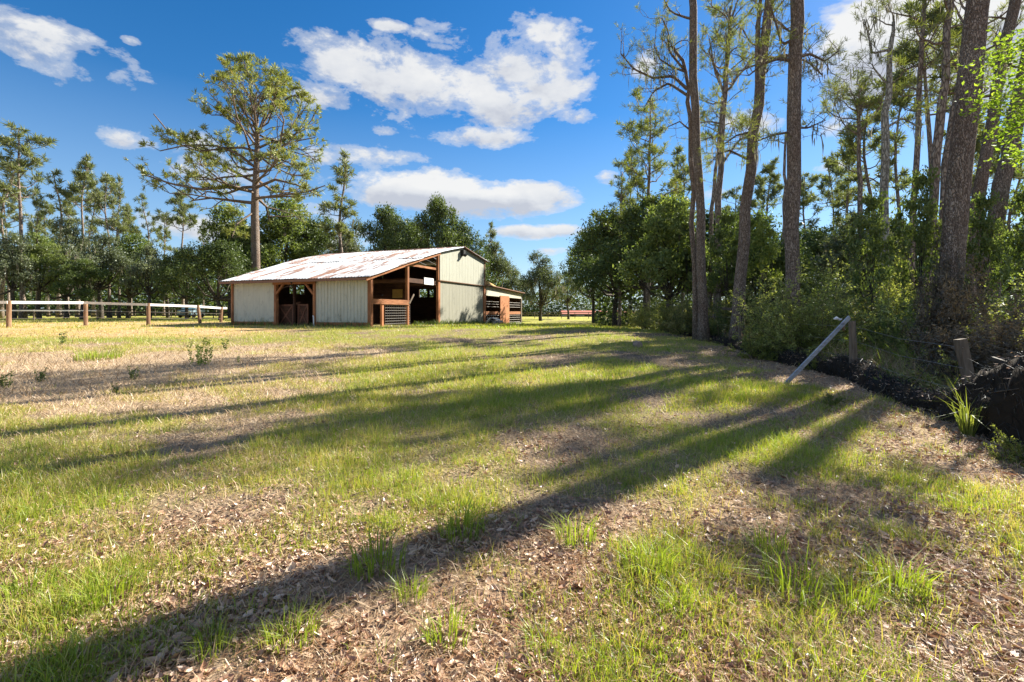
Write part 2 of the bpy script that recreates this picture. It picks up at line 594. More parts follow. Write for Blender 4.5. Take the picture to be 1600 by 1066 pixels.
M['rust'] = flat('rusty_iron', (.22, .12, .08), .85)
M['wire'] = flat('grey_wire', (.30, .28, .26), .5, .4, .5)
M['white'] = flat('white_plastic', (.75, .76, .76), .5, .4, 0, .12)
M['black'] = flat('black_fitting', (.02, .02, .02), .5)
M['yellow'] = flat('yellow_plywood', (.42, .27, .08), .8)
M['soil'] = flat('dark_peaty_soil', (.032, .024, .017), .95, .1, 0, .5, 12)
M['carblue'] = flat('pale_blue_car_paint', (.30, .42, .52), .3, .6, .2, .05)
M['cardark'] = flat('blue_car_trim', (.08, .13, .28), .4, .5, 0, .1)
M['tyre'] = flat('black_tyre', (.02, .02, .02), .8)
M['redroof'] = flat('red_metal_roof', (.42, .15, .10), .6, .3, 0, .2, 2)
M['farwall'] = flat('pale_building_wall', (.50, .44, .38), .8)
M['stone'] = flat('grey_stump_wood', (.26, .20, .16), .9)
mg, tg, og = newmat('car_window_glass')
principled(tg, og, (.12, .22, .26), .08, .8)
M['glass'] = mg


# ------------------------------------------------------------------ ground masks
def masks(x, y):
    x = np.asarray(x, float)
    y = np.asarray(y, float)
    n = fbm(x, y, 1.5, 11, 4)
    n2 = fbm(x, y, .45, 23, 3)
    n3 = fbm(x, y, 4.5, 31, 3)
    yy = y + .10 * np.abs(x)
    near = 1 - S(2.5, 4.3, yy)
    fb = (1 - S(.2, 3.0, xf(y) - x)) * (1 - S(10, 17, y))
    fbg = (1 - S(.8, 1.8, xf(y) - x)) * (1 - S(20, 40, y))
    dry = S(-2.6, -4.6, x + .0 * y) * S(6.2, 8.2, y) * (1 - S(14, 17.5, y))
    warm = S(-8.5, -13, x - (y - 20) * .1) * S(17.5, 19, y) * (1 - S(34, 45, y))
    left = S(-.6, -3.5, x) * (1 - S(7, 12, y)) * S(3, 5, y)
    path = np.exp(-((y - 20 - x * .15) / 1.3) ** 2) * S(1.0, 3.5, x) * .7 + np.exp(-((y - 12.5 + x * .2) / .7) ** 2) * S(-4, -2.5, x) * (1 - S(1, 3, x)) * .3
    g = .80 - .66 * near - .62 * fb - .35 * fbg - .62 * dry - .45 * warm - .24 * left - path + 2.7 * (n - .5) + 1.4 * (n2 - .5) + .8 * (n3 - .5)
    g = np.clip(g, 0, 1)
    lit = np.clip(near * .95 + fb * 1.0 + (1 - S(4, 9, y)) * .22 + .9 * (fbm(x, y, .9, 51, 3) - .5), 0, 1)
    behind = S(-.2, .6, x - xf(y))
    return g, np.clip(dry + .25 * left, 0, 1), lit, warm, behind


def make_ground():
    n = 420
    u = np.linspace(-1, 1, n)
    k = 6.2
    xs = 420 * np.sinh(k * u) / np.sinh(k)
    ys = 6 + 420 * np.sinh(k * u) / np.sinh(k)
    X, Y = np.meshgrid(xs, ys, indexing='ij')
    Z = gz(X, Y)
    far = np.clip((np.hypot(X, Y) - 20) / 60, 0, 1)
    V = np.stack([X, Y, Z], -1).reshape(-1, 3)
    i, j = np.meshgrid(np.arange(n - 1), np.arange(n - 1), indexing='ij')
    q = np.stack([i * n + j, (i + 1) * n + j, (i + 1) * n + j + 1, i * n + j + 1], -1).reshape(-1, 4)
    b = MB()
    b.add(V, q)
    g, d, l, w, bh = masks(X, Y)
    me = b.mesh('ground', groundmat(), True)
    for nm, arrs in (('cover', (g, d, l)), ('warmth', (w, bh, far))):
        a = me.color_attributes.new(nm, 'FLOAT_COLOR', 'POINT')
        c = np.ones((n * n, 4), np.float32)
        for q_, ar in enumerate(arrs):
            c[:, q_] = ar.ravel()
        a.data.foreach_set('color', c.ravel())
    o = link('ground', me)
    o['kind'] = 'structure'
    return o


def groundmat():
    m, t, out = newmat('ground_cover')
    a = N(t, 'ShaderNodeAttribute', attribute_name='cover')
    s = N(t, 'ShaderNodeSeparateColor')
    t.links.new(a.outputs['Color'], s.inputs[0])
    a2 = N(t, 'ShaderNodeAttribute', attribute_name='warmth')
    s2 = N(t, 'ShaderNodeSeparateColor')
    t.links.new(a2.outputs['Color'], s2.inputs[0])
    g = N(t, 'ShaderNodeNewGeometry')
    pos = g.outputs['Position']
    fine = Noise(t, pos, 28, 6, .7)
    med = Noise(t, pos, 5, 6, .65)
    streak = Noise(t, Mapping(t, pos, scale=(1.0, .35, 1), rot=(0, 0, .5)), 34, 5, .75)
    v = N(t, 'ShaderNodeTexVoronoi')
    v.inputs['Scale'].default_value = 26
    t.links.new(pos, v.inputs['Vector'])
    v2 = N(t, 'ShaderNodeTexVoronoi')
    v2.inputs['Scale'].default_value = 11
    t.links.new(pos, v2.inputs['Vector'])
    leafc = N(t, 'ShaderNodeSeparateColor')
    t.links.new(v.outputs['Color'], leafc.inputs[0])
    litter = Ramp(t, leafc.outputs[0], [(0, (.11, .065, .045)), (.35, (.28, .17, .11)), (.7, (.45, .31, .21)), (1, (.62, .48, .35))])
    soil = Ramp(t, fine, [(.3, (.05, .038, .028)), (.7, (.16, .12, .085))])
    straw = Ramp(t, streak, [(.3, (.20, .13, .08)), (.5, (.38, .28, .18)), (.7, (.52, .41, .28))])
    warm = Ramp(t, fine, [(.3, (.38, .24, .10)), (.6, (.60, .41, .20)), (.8, (.66, .50, .27))])
    grn = Ramp(t, fine, [(.25, (.17, .18, .03)), (.5, (.34, .34, .055)), (.75, (.50, .47, .13))])
    base = Mix(t, Mth(t, 'ADD', Mth(t, 'MULTIPLY', s.outputs[2], .7), Mth(t, 'MULTIPLY', Mth(t, 'SUBTRACT', med, .5), 1.5), clamp=True), soil, litter)
    base = Mix(t, Mth(t, 'MULTIPLY', Mth(t, 'ADD', .35, s.outputs[1]), Mth(t, 'MULTIPLY', med, 2.0), clamp=True), base, straw)
    gm = Mth(t, 'ADD', Mth(t, 'MULTIPLY', s.outputs[0], 1.3), Mth(t, 'MULTIPLY', Mth(t, 'SUBTRACT', fine, .6), 1.6), clamp=True)
    # seen from afar the blades close up
    gm = Mth(t, 'MULTIPLY', gm, Mth(t, 'ADD', .5, Mth(t, 'MULTIPLY', s2.outputs[2], .5)))
    base = Mix(t, gm, base, grn)
    base = Mix(t, Mth(t, 'MULTIPLY', s2.outputs[0], Mth(t, 'ADD', .3, med), clamp=True), base, warm)
    base = Mix(t, Mth(t, 'MULTIPLY', s2.outputs[1], .7), base, soil)
    h = Mth(t, 'ADD', fine, Mth(t, 'MULTIPLY', v.outputs['Distance'], 1.0))
    principled(t, out, base, .95, .1, bump=h, bstr=.7, bdist=.03)
    return m


make_ground()


# ------------------------------------------------------------------ blades and leaves
def blades(mb, Pn, az, lean, h, w, mat=0, simple=False, rng=None, curve=.6):
    n = len(Pn)
    d = np.stack([np.cos(az), np.sin(az), np.zeros(n)], 1)
    sdv = rng.rand(n) * 2 * pi
    s = np.stack([np.cos(sdv), np.sin(sdv), np.zeros(n)], 1) * (w / 2)[:, None]
    up = np.array([0, 0, 1.0])
    tip = Pn + d * (h * np.sin(lean))[:, None] + up * (h * np.cos(lean))[:, None]
    if simple:
        V = np.stack([Pn - s, Pn + s, tip], 1).reshape(-1, 3)
        mb.add(V, np.arange(3 * n).reshape(-1, 3), mat)
    else:
        l1 = lean * (1 - curve)
        mid = Pn + d * (.5 * h * np.sin(l1))[:, None] + up * (.5 * h * np.cos(l1))[:, None]
        V = np.stack([Pn - s, Pn + s, mid + s * .8, mid - s * .8, tip], 1).reshape(-1, 3)
        b = np.arange(n)[:, None] * 5
        mb.add(V, b + np.array([0, 1, 2, 3]), mat)
        k = mb.n - len(V)
        mb.f.append((b + np.array([3, 2, 4]) + k).ravel())
        mb.sz.append(np.full(n, 3))
        mb.mi.append(np.full(n, mat))


def leaves(mb, Pn, size, rng, aspect=.5, mat=0, flat=0.0, fold=.15, droop=0.0):
    """rhombic two-triangle leaves at Pn"""
    n = len(Pn)
    a = rng.randn(n, 3)
    a[:, 2] *= (1 - flat)
    a[:, 2] -= droop
    a /= np.linalg.norm(a, axis=1)[:, None]
    r = rng.randn(n, 3)
    if flat:
        r[:, 2] *= (1 - flat)
    b = np.cross(a, r)
    if flat:
        b = np.cross(a, np.array([0, 0, 1.0]) + rng.randn(n, 3) * (1 - flat) * .8)
    b /= np.linalg.norm(b, axis=1)[:, None] + 1e-9
    c = np.cross(a, b)
    L = (np.asarray(size) * np.ones(n))[:, None]
    A = Pn - a * L / 2
    B = Pn + a * L / 2
    C = Pn + b * L * aspect / 2 + c * L * fold
    D = Pn - b * L * aspect / 2 + c * L * fold
    V = np.stack([A, C, B, D], 1).reshape(-1, 3)
    q = np.arange(n)[:, None] * 4
    mb.add(V, np.vstack([q + np.array([0, 1, 2]), q + np.array([0, 2, 3])]), mat)


def frustum_points(n, y0, y1, rng, wide=1.22, pad=1.5):
    y = np.exp(rng.rand(n) * (math.log(y1) - math.log(y0)) + math.log(y0))
    x = (rng.rand(n) * 2 - 1) * (wide * y + pad)
    return x, y


def in_barn(x, y):
    lx, ly = to_barn_xy(x, y)
    return (lx < .1) & (lx > -10.6) & (ly > -.05) & (ly < 25.2)


C0 = G(578, 26.2)
C0.z = 0.65
BA = math.atan2(-.355, .935)     # barn rotation
RX = (cos(BA), sin(BA))
RY = (-sin(BA), cos(BA))


def to_barn_xy(x, y):
    dx = x - C0.x
    dy = y - C0.y
    return dx * RX[0] + dy * RX[1], dx * RY[0] + dy * RY[1]


def make_grass():
    rng = np.random.RandomState(5)
    mb = MB()
    # near tufts
    for (nt_, y0, y1, nb, simple, hb, wb) in ((26000, 1.7, 8, 11, False, .085, .0042), (60000, 7, 26, 7, True, .085, .010), (16000, 24, 62, 6, True, .10, .035)):
        x, y = frustum_points(nt_, y0, y1, rng)
        g, d, l, w, bh = masks(x, y)
        keep = (rng.rand(nt_) < np.clip((g - .08) * 1.7, 0.02, 1) * (1 - .85 * bh)) & ~in_barn(x, y)
        x, y, g, d, w = x[keep], y[keep], g[keep], d[keep], w[keep]
        n = len(x)
        size = .5 + .75 * rng.rand(n) + .5 * (g > .75)
        rp = (.05 + .09 * rng.rand(n)) * (1 if y1 < 10 else 1.6 if y1 < 30 else 4)
        idx = np.repeat(np.arange(n), nb)
        m = len(idx)
        a = rng.rand(m) * 2 * pi
        rr = np.sqrt(rng.rand(m)) * rp[idx]
        bx = x[idx] + np.cos(a) * rr
        by = y[idx] + np.sin(a) * rr
        bz = gz(bx, by) - .005
        lean = np.abs(rng.randn(m)) * .55 + .15
        h = hb * size[idx] * (.35 + 1.1 * rng.rand(m) ** 1.4)
        ww = wb * (.7 + .7 * rng.rand(m))
        py = np.clip(.20 + .5 * (1 - g) + .6 * d + .5 * w + .5 * (fbm(x, y, 2.2, 77, 3) - .5) * 2, 0, 1)
        ptuft = rng.rand(n) < py * .75
        pb = (ptuft[idx] | (rng.rand(m) < .16)).astype(bool)
        Pn = np.stack([bx, by, bz], 1)
        for sel, mt in ((~pb, 0), (pb, 1)):
            az_ = a + rng.randn(m) * .6
            blades(mb, Pn[sel], az_[sel], lean[sel], h[sel], ww[sel], mt, simple, rng)
    o = mb.build('grass', [M['grassg'], M['grassy']])
    tag(o, 'patchy green and yellowing grass over the open paddock', 'grass', kind='stuff')


make_grass()


def make_straw():
    rng = np.random.RandomState(8)
    mb = MB()
    n = 95000
    x, y = frustum_points(n, 1.7, 22, rng)
    g, d, l, w, bh = masks(x, y)
    keep = rng.rand(n) < np.clip(.35 * (1 - g) + .9 * d + .25, 0, 1) * (1 - .3 * bh)
    keep &= ~in_barn(x, y)
    x, y, d = x[keep], y[keep], d[keep]
    n = len(x)
    stand = rng.rand(n) < .2 + .25 * d
    lean = np.where(stand, .5 + rng.rand(n) * .7, 1.35 + rng.rand(n) * .2)
    h = (.045 + .09 * rng.rand(n)) * (1 + .35 * (y > 6)) * (1 + .25 * d)
    wd = .003 + .0009 * y
    blades(mb, np.stack([x, y, gz(x, y) + .006], 1), rng.rand(n) * 2 * pi, lean, h, wd, 0, False, rng, .4)
    tag(mb.build('dry_grass', M['straw']), 'dry straw and dead grass lying over the bare patches', 'dry grass', kind='stuff')


make_straw()


def make_litter():
    rng = np.random.RandomState(9)
    mb = MB()
    n = 80000
    x, y = frustum_points(n, 1.7, 14, rng)
    g, d, l, w, bh = masks(x, y)
    keep = rng.rand(n) < np.clip(l * 1.1 + .04 - .5 * d, 0, 1) * np.clip(1.15 - g * .6, 0, 1) * np.clip(fbm(x, y, .55, 91, 4) * 4.2 - 1.2, .12, 1)
    x, y = x[keep], y[keep]
    n = len(x)
    L = (.018 + .052 * rng.rand(n) ** 2.0) * (1 + .02 * y)
    Wd = L * (.34 + .22 * rng.rand(n))
    a = rng.rand(n) * 2 * pi
    tl = rng.randn(n) * .28
    ux = np.stack([np.cos(a) * np.cos(tl), np.sin(a) * np.cos(tl), np.sin(tl)], 1)
    sd_ = np.stack([-np.sin(a), np.cos(a), np.zeros(n)], 1)
    rl = rng.randn(n) * .35
    nrm = np.cross(ux, sd_)
    sd_ = sd_ * np.cos(rl)[:, None] + nrm * np.sin(rl)[:, None]
    nrm = np.cross(ux, sd_)
    curl = ((.06 + .28 * rng.rand(n)) * L)[:, None]
    c = np.stack([x, y, gz(x, y) + .008 + .016 * rng.rand(n)], 1)
    U = ux * L[:, None]
    Sx = sd_ * Wd[:, None]
    pts = [c - U / 2 + nrm * curl, c + U / 2 + nrm * curl,
           c - U * .18 - Sx / 2 + nrm * curl * .6, c + U * .2 - Sx * .42 + nrm * curl * .6,
           c - U * .18 + Sx / 2 + nrm * curl * .6, c + U * .2 + Sx * .42 + nrm * curl * .6,
           c - U * .18, c + U * .2]
    V = np.stack(pts, 1).reshape(-1, 3)
    b = np.arange(n)[:, None] * 8
    k0 = mb.n
    mb.add(V, np.vstack([b + np.array([6, 7, 3, 2]), b + np.array([7, 6, 4, 5])]))
    for tri in ((0, 6, 2), (0, 4, 6), (1, 3, 7), (1, 7, 5)):
        mb.f.append((b + np.array(tri) + k0).ravel())
        mb.sz.append(np.full(n, 3))
        mb.mi.append(np.full(n, 0))
    tag(mb.build('leaf_litter', M['litter']), 'fallen brown and tan leaves scattered thickly over the nearest ground', 'fallen leaves', kind='stuff')
    # brown pine needles
    mb = MB()
    n = 70000
    x, y = frustum_points(n, 1.7, 10, rng)
    g, d, l, w, bh = masks(x, y)
    keep = rng.rand(n) < np.clip(.25 + .8 * l, 0, 1) * np.clip(fbm(x, y, .7, 81, 3) * 3 - .9, .1, 1)
    x, y = x[keep], y[keep]
    n = len(x)
    blades(mb, np.stack([x, y, gz(x, y) + .012 + .02 * rng.rand(n)], 1), rng.rand(n) * 2 * pi, 1.45 + .22 * rng.rand(n), .07 + .10 * rng.rand(n), .0022 + .0005 * y, 0, True, rng)
    tag(mb.build('pine_needle_litter', M['needle']), 'loose brown pine needles strewn between the fallen leaves', 'pine needles', kind='stuff')
    # twigs
    mb = MB()
    for i in range(420):
        y_ = math.exp(rng.rand() * math.log(9 / 1.7) + math.log(1.7))
        x_ = (rng.rand() * 2 - 1) * (1.2 * y_ + .5)
        a_ = rng.rand() * 2 * pi
        L_ = .06 + .2 * rng.rand() ** 2
        z_ = float(gz(x_, y_)) + .02
        mb.tube([(x_, y_, z_), (x_ + cos(a_) * L_ / 2, y_ + sin(a_) * L_ / 2, z_ + .02), (x_ + cos(a_ + .2) * L_, y_ + sin(a_ + .2) * L_, z_ + .005)], [.003, .0025, .0015], 4)
    tag(mb.build('fallen_twigs', M['greywood']), 'thin grey twigs lying among the fallen leaves', 'twigs', kind='stuff')


make_litter()


def barn_weeds():
    rng = np.random.RandomState(17)
    mb = MB()
    n = 2600
    t = 4.2 + 20.5 * rng.rand(n)
    lx = .10 + .45 * rng.rand(n) ** 2
    k = int(n * .25)
    t[:k] = -.15 - .4 * rng.rand(k) ** 2
    lx[:k] = -10.4 + 10.6 * rng.rand(k)
    x = C0.x + lx * RX[0] + t * RY[0]
    y = C0.y + lx * RX[1] + t * RY[1]
    hh = (.08 + .34 * rng.rand(n) ** 1.6) * (.4 + 1.2 * fbm(x, y, 1.1, 44, 2))
    blades(mb, np.stack([x, y, gz(x, y)], 1), rng.rand(n) * 6.3, .1 + .7 * rng.rand(n), hh, np.full(n, .03), 0, False, rng)
    tag(mb.build('wall_weeds', M['mid']), 'dark green weeds growing along the foot of the barn walls', 'weeds', kind='stuff')


barn_weeds()


# ------------------------------------------------------------------ trees
def rndunit(rng):
    v = rng.randn(3)
    return v / np.linalg.norm(v)


def walk(p, d, L, steps, rng, wig, bend):
    pts = [np.array(p, float)]
    d = np.array(d, float)
    d /= np.linalg.norm(d)
    for i in range(steps):
        d = d + rng.randn(3) * wig + np.array(bend)
        d /= np.linalg.norm(d)
        pts.append(pts[-1] + d * L / steps)
    return pts


def needles(mb, tips, dirs, L, n, w, rng, mat=0):
    tips = np.array(tips)
    dirs = np.array(dirs)
    m = len(tips)
    idx = np.repeat(np.arange(m), n)
    k = len(idx)
    r = rng.randn(k, 3)
    r /= np.linalg.norm(r, axis=1)[:, None]
    d = dirs[idx] * .75 + r
    d[:, 2] += .12
    d /= np.linalg.norm(d, axis=1)[:, None]
    sz = (.7 + .6 * rng.rand(m))[idx]
    ln = (L * sz * (.7 + .5 * rng.rand(k)))[:, None]
    s = np.cross(d, rng.randn(k, 3))
    s /= np.linalg.norm(s, axis=1)[:, None] + 1e-9
    base = tips[idx] + rng.randn(k, 3) * L * .10
    V = np.stack([base - s * w * .35, base + s * w * .35, base + d * ln * .6 + s * w * .5, base + d * ln, base + d * ln * .6 - s * w * .5], 1).reshape(-1, 3)
    q = np.arange(k)[:, None] * 5
    mb.add(V, q + np.array([0, 1, 2, 3, 4]), mat)


def moss_strands(mb, pts, rng, L=.55, w=.035, n=3):
    pts = np.array(pts)
    idx = np.repeat(np.arange(len(pts)), n)
    k = len(idx)
    if k == 0:
        return
    p = pts[idx] + rng.randn(k, 3) * .07
    ln = L * (.3 + rng.rand(k) ** 1.5)
    a = rng.rand(k) * pi
    s = np.stack([np.cos(a), np.sin(a), np.zeros(k)], 1) * (w * (.5 + rng.rand(k)))[:, None] / 2
    dn = np.stack([rng.randn(k) * .06, rng.randn(k) * .06, -np.ones(k)], 1)
    m1 = p + dn * (ln * .45)[:, None] + rng.randn(k, 3) * .02
    t = p + dn * ln[:, None]
    V = np.stack([p - s * .5, p + s * .5, m1 + s, t, m1 - s], 1).reshape(-1, 3)
    mb.add(V, np.arange(k)[:, None] * 5 + np.arange(5))


def pine_meshes(seed, H=20.0, r0=.22, lo=.55, prof=None, lean=(0, 0), nl=22, tuft=.42, nn=9, nw=.035, wob=.25,
                bark='barkfar', leaf='pine_far', path=None, r1=None, sub=(3, 6), moss=0, up=.10, arms=None, side=None, trunk_ns=8, twig=1.0, elev=(.05, .75), bound=None):
    rng = np.random.RandomState(seed)
    tm, cm, ms = MB(), MB(), MB()
    if path is None:
        k = 12
        pts = [np.array([lean[0] * (i / k) ** 1.3 + wob * (i / k) * sin(i * .9 + seed) * .5, lean[1] * (i / k) + wob * (i / k) * cos(i * .7 + seed) * .5, H * i / k]) for i in range(k + 1)]
        pts[0][2] = -.3
    else:
        ctrl = np.array([tuple(p) for p in path], float)
        tt = np.linspace(0, len(ctrl) - 1, 16)
        pts = [np.array([np.interp(a, np.arange(len(ctrl)), ctrl[:, c]) for c in range(3)]) for a in tt]
        for i in range(2, len(pts) - 1):
            pts[i][:2] += rng.randn(2) * .03
        H = pts[-1][2] - pts[0][2]
    pts = np.array(pts)
    m = len(pts)
    fr = np.linspace(0, 1, m)
    r1 = r1 if r1 is not None else r0 * .22
    rad = r0 + (r1 - r0) * fr ** 1.1
    rad[0] *= 1.7
    rad[1] *= 1.12
    tm.tube(pts, rad, trunk_ns, 0, True, .10, rng)

    def at(f):
        return np.array([np.interp(f, fr, pts[:, c]) for c in range(3)]), np.interp(f, fr, rad)
    prof = prof or (lambda f: 3.0 * sqrt(max(0, 1 - f * f * .85)) * min(1, .35 + f * 2.5))
    tips, dirs, mp = [], [], []

    def limb(p, d, L, r, level, steps=5):
        pl = walk(p, d, L, steps, rng, .24, (0, 0, up))
        if bound is not None:
            keep = 1
            while keep < len(pl) and bound(pl[keep]):
                keep += 1
            if keep < 2:
                return
            if keep < len(pl):
                pl = pl[:keep]
            steps = len(pl) - 1
        rr = np.linspace(r, r * .3, len(pl))
        tm.tube(pl, rr, 4 if level else 5, 0, False)
        if moss and level <= 1:
            for q in pl[1:]:
                if rng.rand() < moss:
                    mp.append(q)
        if level >= 2 or L < .55 or steps < 2:
            tips.append(pl[-1])
            dirs.append((pl[-1] - pl[-2]) / (np.linalg.norm(pl[-1] - pl[-2]) + 1e-9))
            if rng.rand() < .75:
                tips.append(pl[len(pl) // 2])
                dirs.append(dirs[-1])
            return
        ns = rng.randint(sub[0], sub[1] + 1)
        ns = ns if level == 0 else max(2, ns - 1)
        for j in range(ns):
            f = .3 + .7 * (j + rng.rand() * .8) / ns
            f = min(f, .98)
            i = int(f * steps)
            q = pl[i] + (pl[min(i + 1, steps)] - pl[i]) * (f * steps - i)
            dd = (pl[min(i + 1, steps)] - pl[max(i - 1, 0)])
            dd /= np.linalg.norm(dd)
            sdv = np.cross(dd, np.array([0, 0, 1.0]))
            sdv /= np.linalg.norm(sdv) + 1e-9
            sg = 1 if (j % 2) else -1
            nd = dd * .75 + sdv * sg * (.5 + .5 * rng.rand()) + np.array([0, 0, .15 + .35 * rng.rand()])
            limb(q, nd, L * (.28 + .25 * rng.rand()) * twig * (1.15 - .45 * f), max(r * .42, .008), level + 1, 3)
        tips.append(pl[-1])
        dirs.append((pl[-1] - pl[-2]) / (np.linalg.norm(pl[-1] - pl[-2]) + 1e-9))
    for i in range(nl):
        f = (i + rng.rand() * .8) / nl
        hh = lo + (1 - lo) * f * .97
        p, r = at(hh)
        a = i * 2.39996 + rng.randn() * .4 + seed
        if side is not None and rng.rand() < side[1]:
            a = side[0] + rng.randn() * .7
        L = prof(f) * (.45 + .72 * rng.rand())
        e = elev[0] + (elev[1] - elev[0]) * f ** 1.5 + rng.randn() * .12
        d = np.array([cos(a) * cos(e), sin(a) * cos(e), sin(e)])
        limb(p, d, L, min(r * .55, .03 + L * .016), 0, 6)
    if arms:
        for (pp, ra) in arms:
            pl = [np.array(tuple(q), float) for q in pp]
            tt = np.linspace(0, len(pl) - 1, 3 * len(pl))
            A = np.array(pl)
            fine = [np.array([np.interp(a, np.arange(len(A)), A[:, c]) for c in range(3)]) for a in tt]
            tm.tube(fine, np.linspace(ra, ra * .35, len(fine)), 5, 0, False)
            for q in range(2, len(fine)):
                dd = fine[q] - fine[q - 1]
                dd /= np.linalg.norm(dd)
                for _ in range(1 if rng.rand() < .75 else 2):
                    nd = dd * .6 + rndunit(rng) * .8 + np.array([0, 0, .2])
                    limb(fine[q], nd, .5 + .9 * rng.rand(), ra * .25, 1, 3)
                if moss and rng.rand() < .35:
                    mp.append(fine[q])
    if len(tips):
        needles(cm, tips, dirs, tuft, nn, nw, rng)
    meshes = [('trunk', tm.mesh('trunk', M[bark], True)), ('crown', cm.mesh('crown', M[leaf]))]
    if moss and mp:
        moss_strands(ms, mp, rng)
        meshes.append(('hanging_moss', ms.mesh('hanging_moss', M['moss'])))
    return meshes


def broad_meshes(seed, H=10.0, lobes=None, ncl=420, per=34, leafsz=.20, clr=.42, trunk_r=.28, leaf='oak', bark='barkdark', R=4.2, low=.22, moss=0, nlobes=11, aspect=.55, stems=1, flat=.75):
    rng = np.random.RandomState(seed)
    tm, cm, ms = MB(), MB(), MB()
    if lobes is None:
        lobes = []
        for i in range(nlobes):
            f = i / (nlobes - 1)
            a = i * 2.39996 + rng.rand() * .8
            z = H * (low + .14 + (1 - low - .30) * f + .05 * rng.randn())
            ro = R * (.72 * (1 - f ** 2.2) + .10) * (.75 + .4 * rng.rand())
            rs = R * (.30 + .16 * rng.rand()) * (1.0 if f < .8 else .9)
            lobes.append((cos(a) * ro, sin(a) * ro, z, rs, rs * (.62 + .2 * rng.rand())))
        lobes.append((0, 0, H * .6, R * .5, H * .2))
    for st in range(stems):
        ox = (rng.rand() - .5) * .8 if stems > 1 else 0
        fork = np.array([ox + rng.randn() * .2, rng.randn() * .2, H * (low + .06)])
        tm.tube([(ox * 1.2, 0, -.3), (ox + rng.randn() * .08, rng.randn() * .08, H * low * .5), tuple(fork)], [trunk_r * 1.25, trunk_r * .95, trunk_r * .75], 8, 0, False, .12, rng)
    cps = []
    tot = sum(l[3] ** 2 for l in lobes)
    for (lx, ly, lz, rx, rz) in lobes:
        c = np.array([lx, ly, lz])
        mid = (fork * .55 + c * .45) + np.array([0, 0, -.05 * H]) + rng.randn(3) * .15
        tm.tube([fork, mid, c], [trunk_r * .5, trunk_r * .32, trunk_r * .16], 5, 0, False)
        k = max(6, int(ncl * rx * rx / tot))
        for j in range(k):
            u = rndunit(rng)
            if u[2] < -.3 and rng.rand() < .6:
                u[2] *= -1
            rr = (.45 + .62 * rng.rand() ** .7)
            q = c + u * np.array([rx, rx, rz]) * rr
            cps.append(q)
            if j % 5 == 0:
                tm.tube([c, (c + q) / 2 + rng.randn(3) * .1, q], [trunk_r * .14, trunk_r * .09, .012], 4, 0, False)
    cps = np.array(cps)
    if moss:
        sel = cps[rng.rand(len(cps)) < moss]
        moss_strands(ms, sel, rng, 1.1, .12, 5)
    m = len(cps)
    nper = np.maximum(4, (per * (.4 + 1.1 * rng.rand(m))).astype(int))
    idx = np.repeat(np.arange(m), nper)
    k = len(idx)
    cr = (clr * (.55 + .8 * rng.rand(m)))[idx][:, None]
    off = rng.randn(k, 3) * cr * np.array([.62, .62, .40])
    Pn = cps[idx] + off
    leaves(cm, Pn, leafsz * (.6 + .8 * rng.rand(k)), rng, aspect, 0, flat=flat * .5)
    meshes = [('trunk', tm.mesh('trunk', M[bark], True)), ('crown', cm.mesh('crown', M[leaf]))]
    if moss:
        meshes.append(('hanging_moss', ms.mesh('hanging_moss', M['moss'])))
    return meshes


def plant(name, meshes, loc, label, cat='tree', group=None, rz=0, scale=1):
    r = empty(name, loc, rz, scale)
    tag(r, label, cat, group)
    for nm, me in meshes:
        o = link(nm, me, r)
        if nm == 'hanging_moss':
            o['kind'] = 'stuff'
    return r


# ------------------------------------------------------------------ barn
def hit(px, py, plane, val):
    k = (px - 800) / F
    c = C0.x - k * C0.y
    a = RX[0] - k * RX[1]
    b = RY[0] - k * RY[1]
    if plane == 'y':
        ly = val
        lx = -(c + ly * b) / a
    else:
        lx = val
        ly = -(c + lx * a) / b
    Y = C0.y + lx * RX[1] + ly * RY[1]
    return lx, ly, CAM_H + (HOR - py) / F * Y - C0.z


barn = empty('barn', C0, BA)
tag(barn, 'weathered cream and red-brown horse barn with rusty sloping metal roof', 'barn')


def bpart(name, mb, mat, parent=barn, label=None, kind=None, smooth=False):
    o = mb.build(name, mat, parent, smooth)
    if label:
        o['label'] = label
    if kind:
        o['kind'] = kind
    return o


def siding(axis, fix, a0, a1, zb, zt, period=.23, depth=.022, out=-1, thick=.03):
    """ribbed sheet; axis 'x' runs along x on plane y=fix, axis 'y' along y on plane x=fix. zt may be a function."""
    n = max(2, int(round(abs(a1 - a0) / period)))
    us = []
    for i in range(n):
        s0 = a0 + (a1 - a0) * i / n
        w = (a1 - a0) / n
        us += [(s0, 0), (s0 + w * .70, 0), (s0 + w * .78, depth), (s0 + w * .92, depth)]
    us.append((a1, 0))
    f = zt if callable(zt) else (lambda u: zt)
    mb = MB()
    V = []
    for (u, d) in us:
        for sd_, e in ((0, out * d), (1, -out * thick)):
            for z in (zb, f(u)):
                V.append((u, fix + e, z) if axis == 'x' else (fix + e, u, z))
    q = []
    for i in range(len(us) - 1):
        b, c = 4 * i, 4 * i + 4
        q += [(b, c, c + 1, b + 1), (b + 3, c + 3, c + 2, b + 2), (b + 1, c + 1, c + 3, b + 3), (b, b + 2, c + 2, c)]
    e = 4 * (len(us) - 1)
    q += [(0, 1, 3, 2), (e, e + 2, e + 3, e + 1)]
    mb.add(V, q)
    return mb


def roof_z(t):
    return float(np.interp(t, [-.6, 0, 3, 7.3, 11, 15.8], [2.74, 2.9, 3.80, 4.98, 5.78, 5.06]))


xa, xb, xc, xd = [hit(p, 470, 'y', 0)[0] for p in (365, 430.5, 492.5, 575)]
XE = xa - .02
wz = hit(500, 436.5, 'y', 0)[2]
zb1 = hit(500, 503.5, 'y', 0)[2]
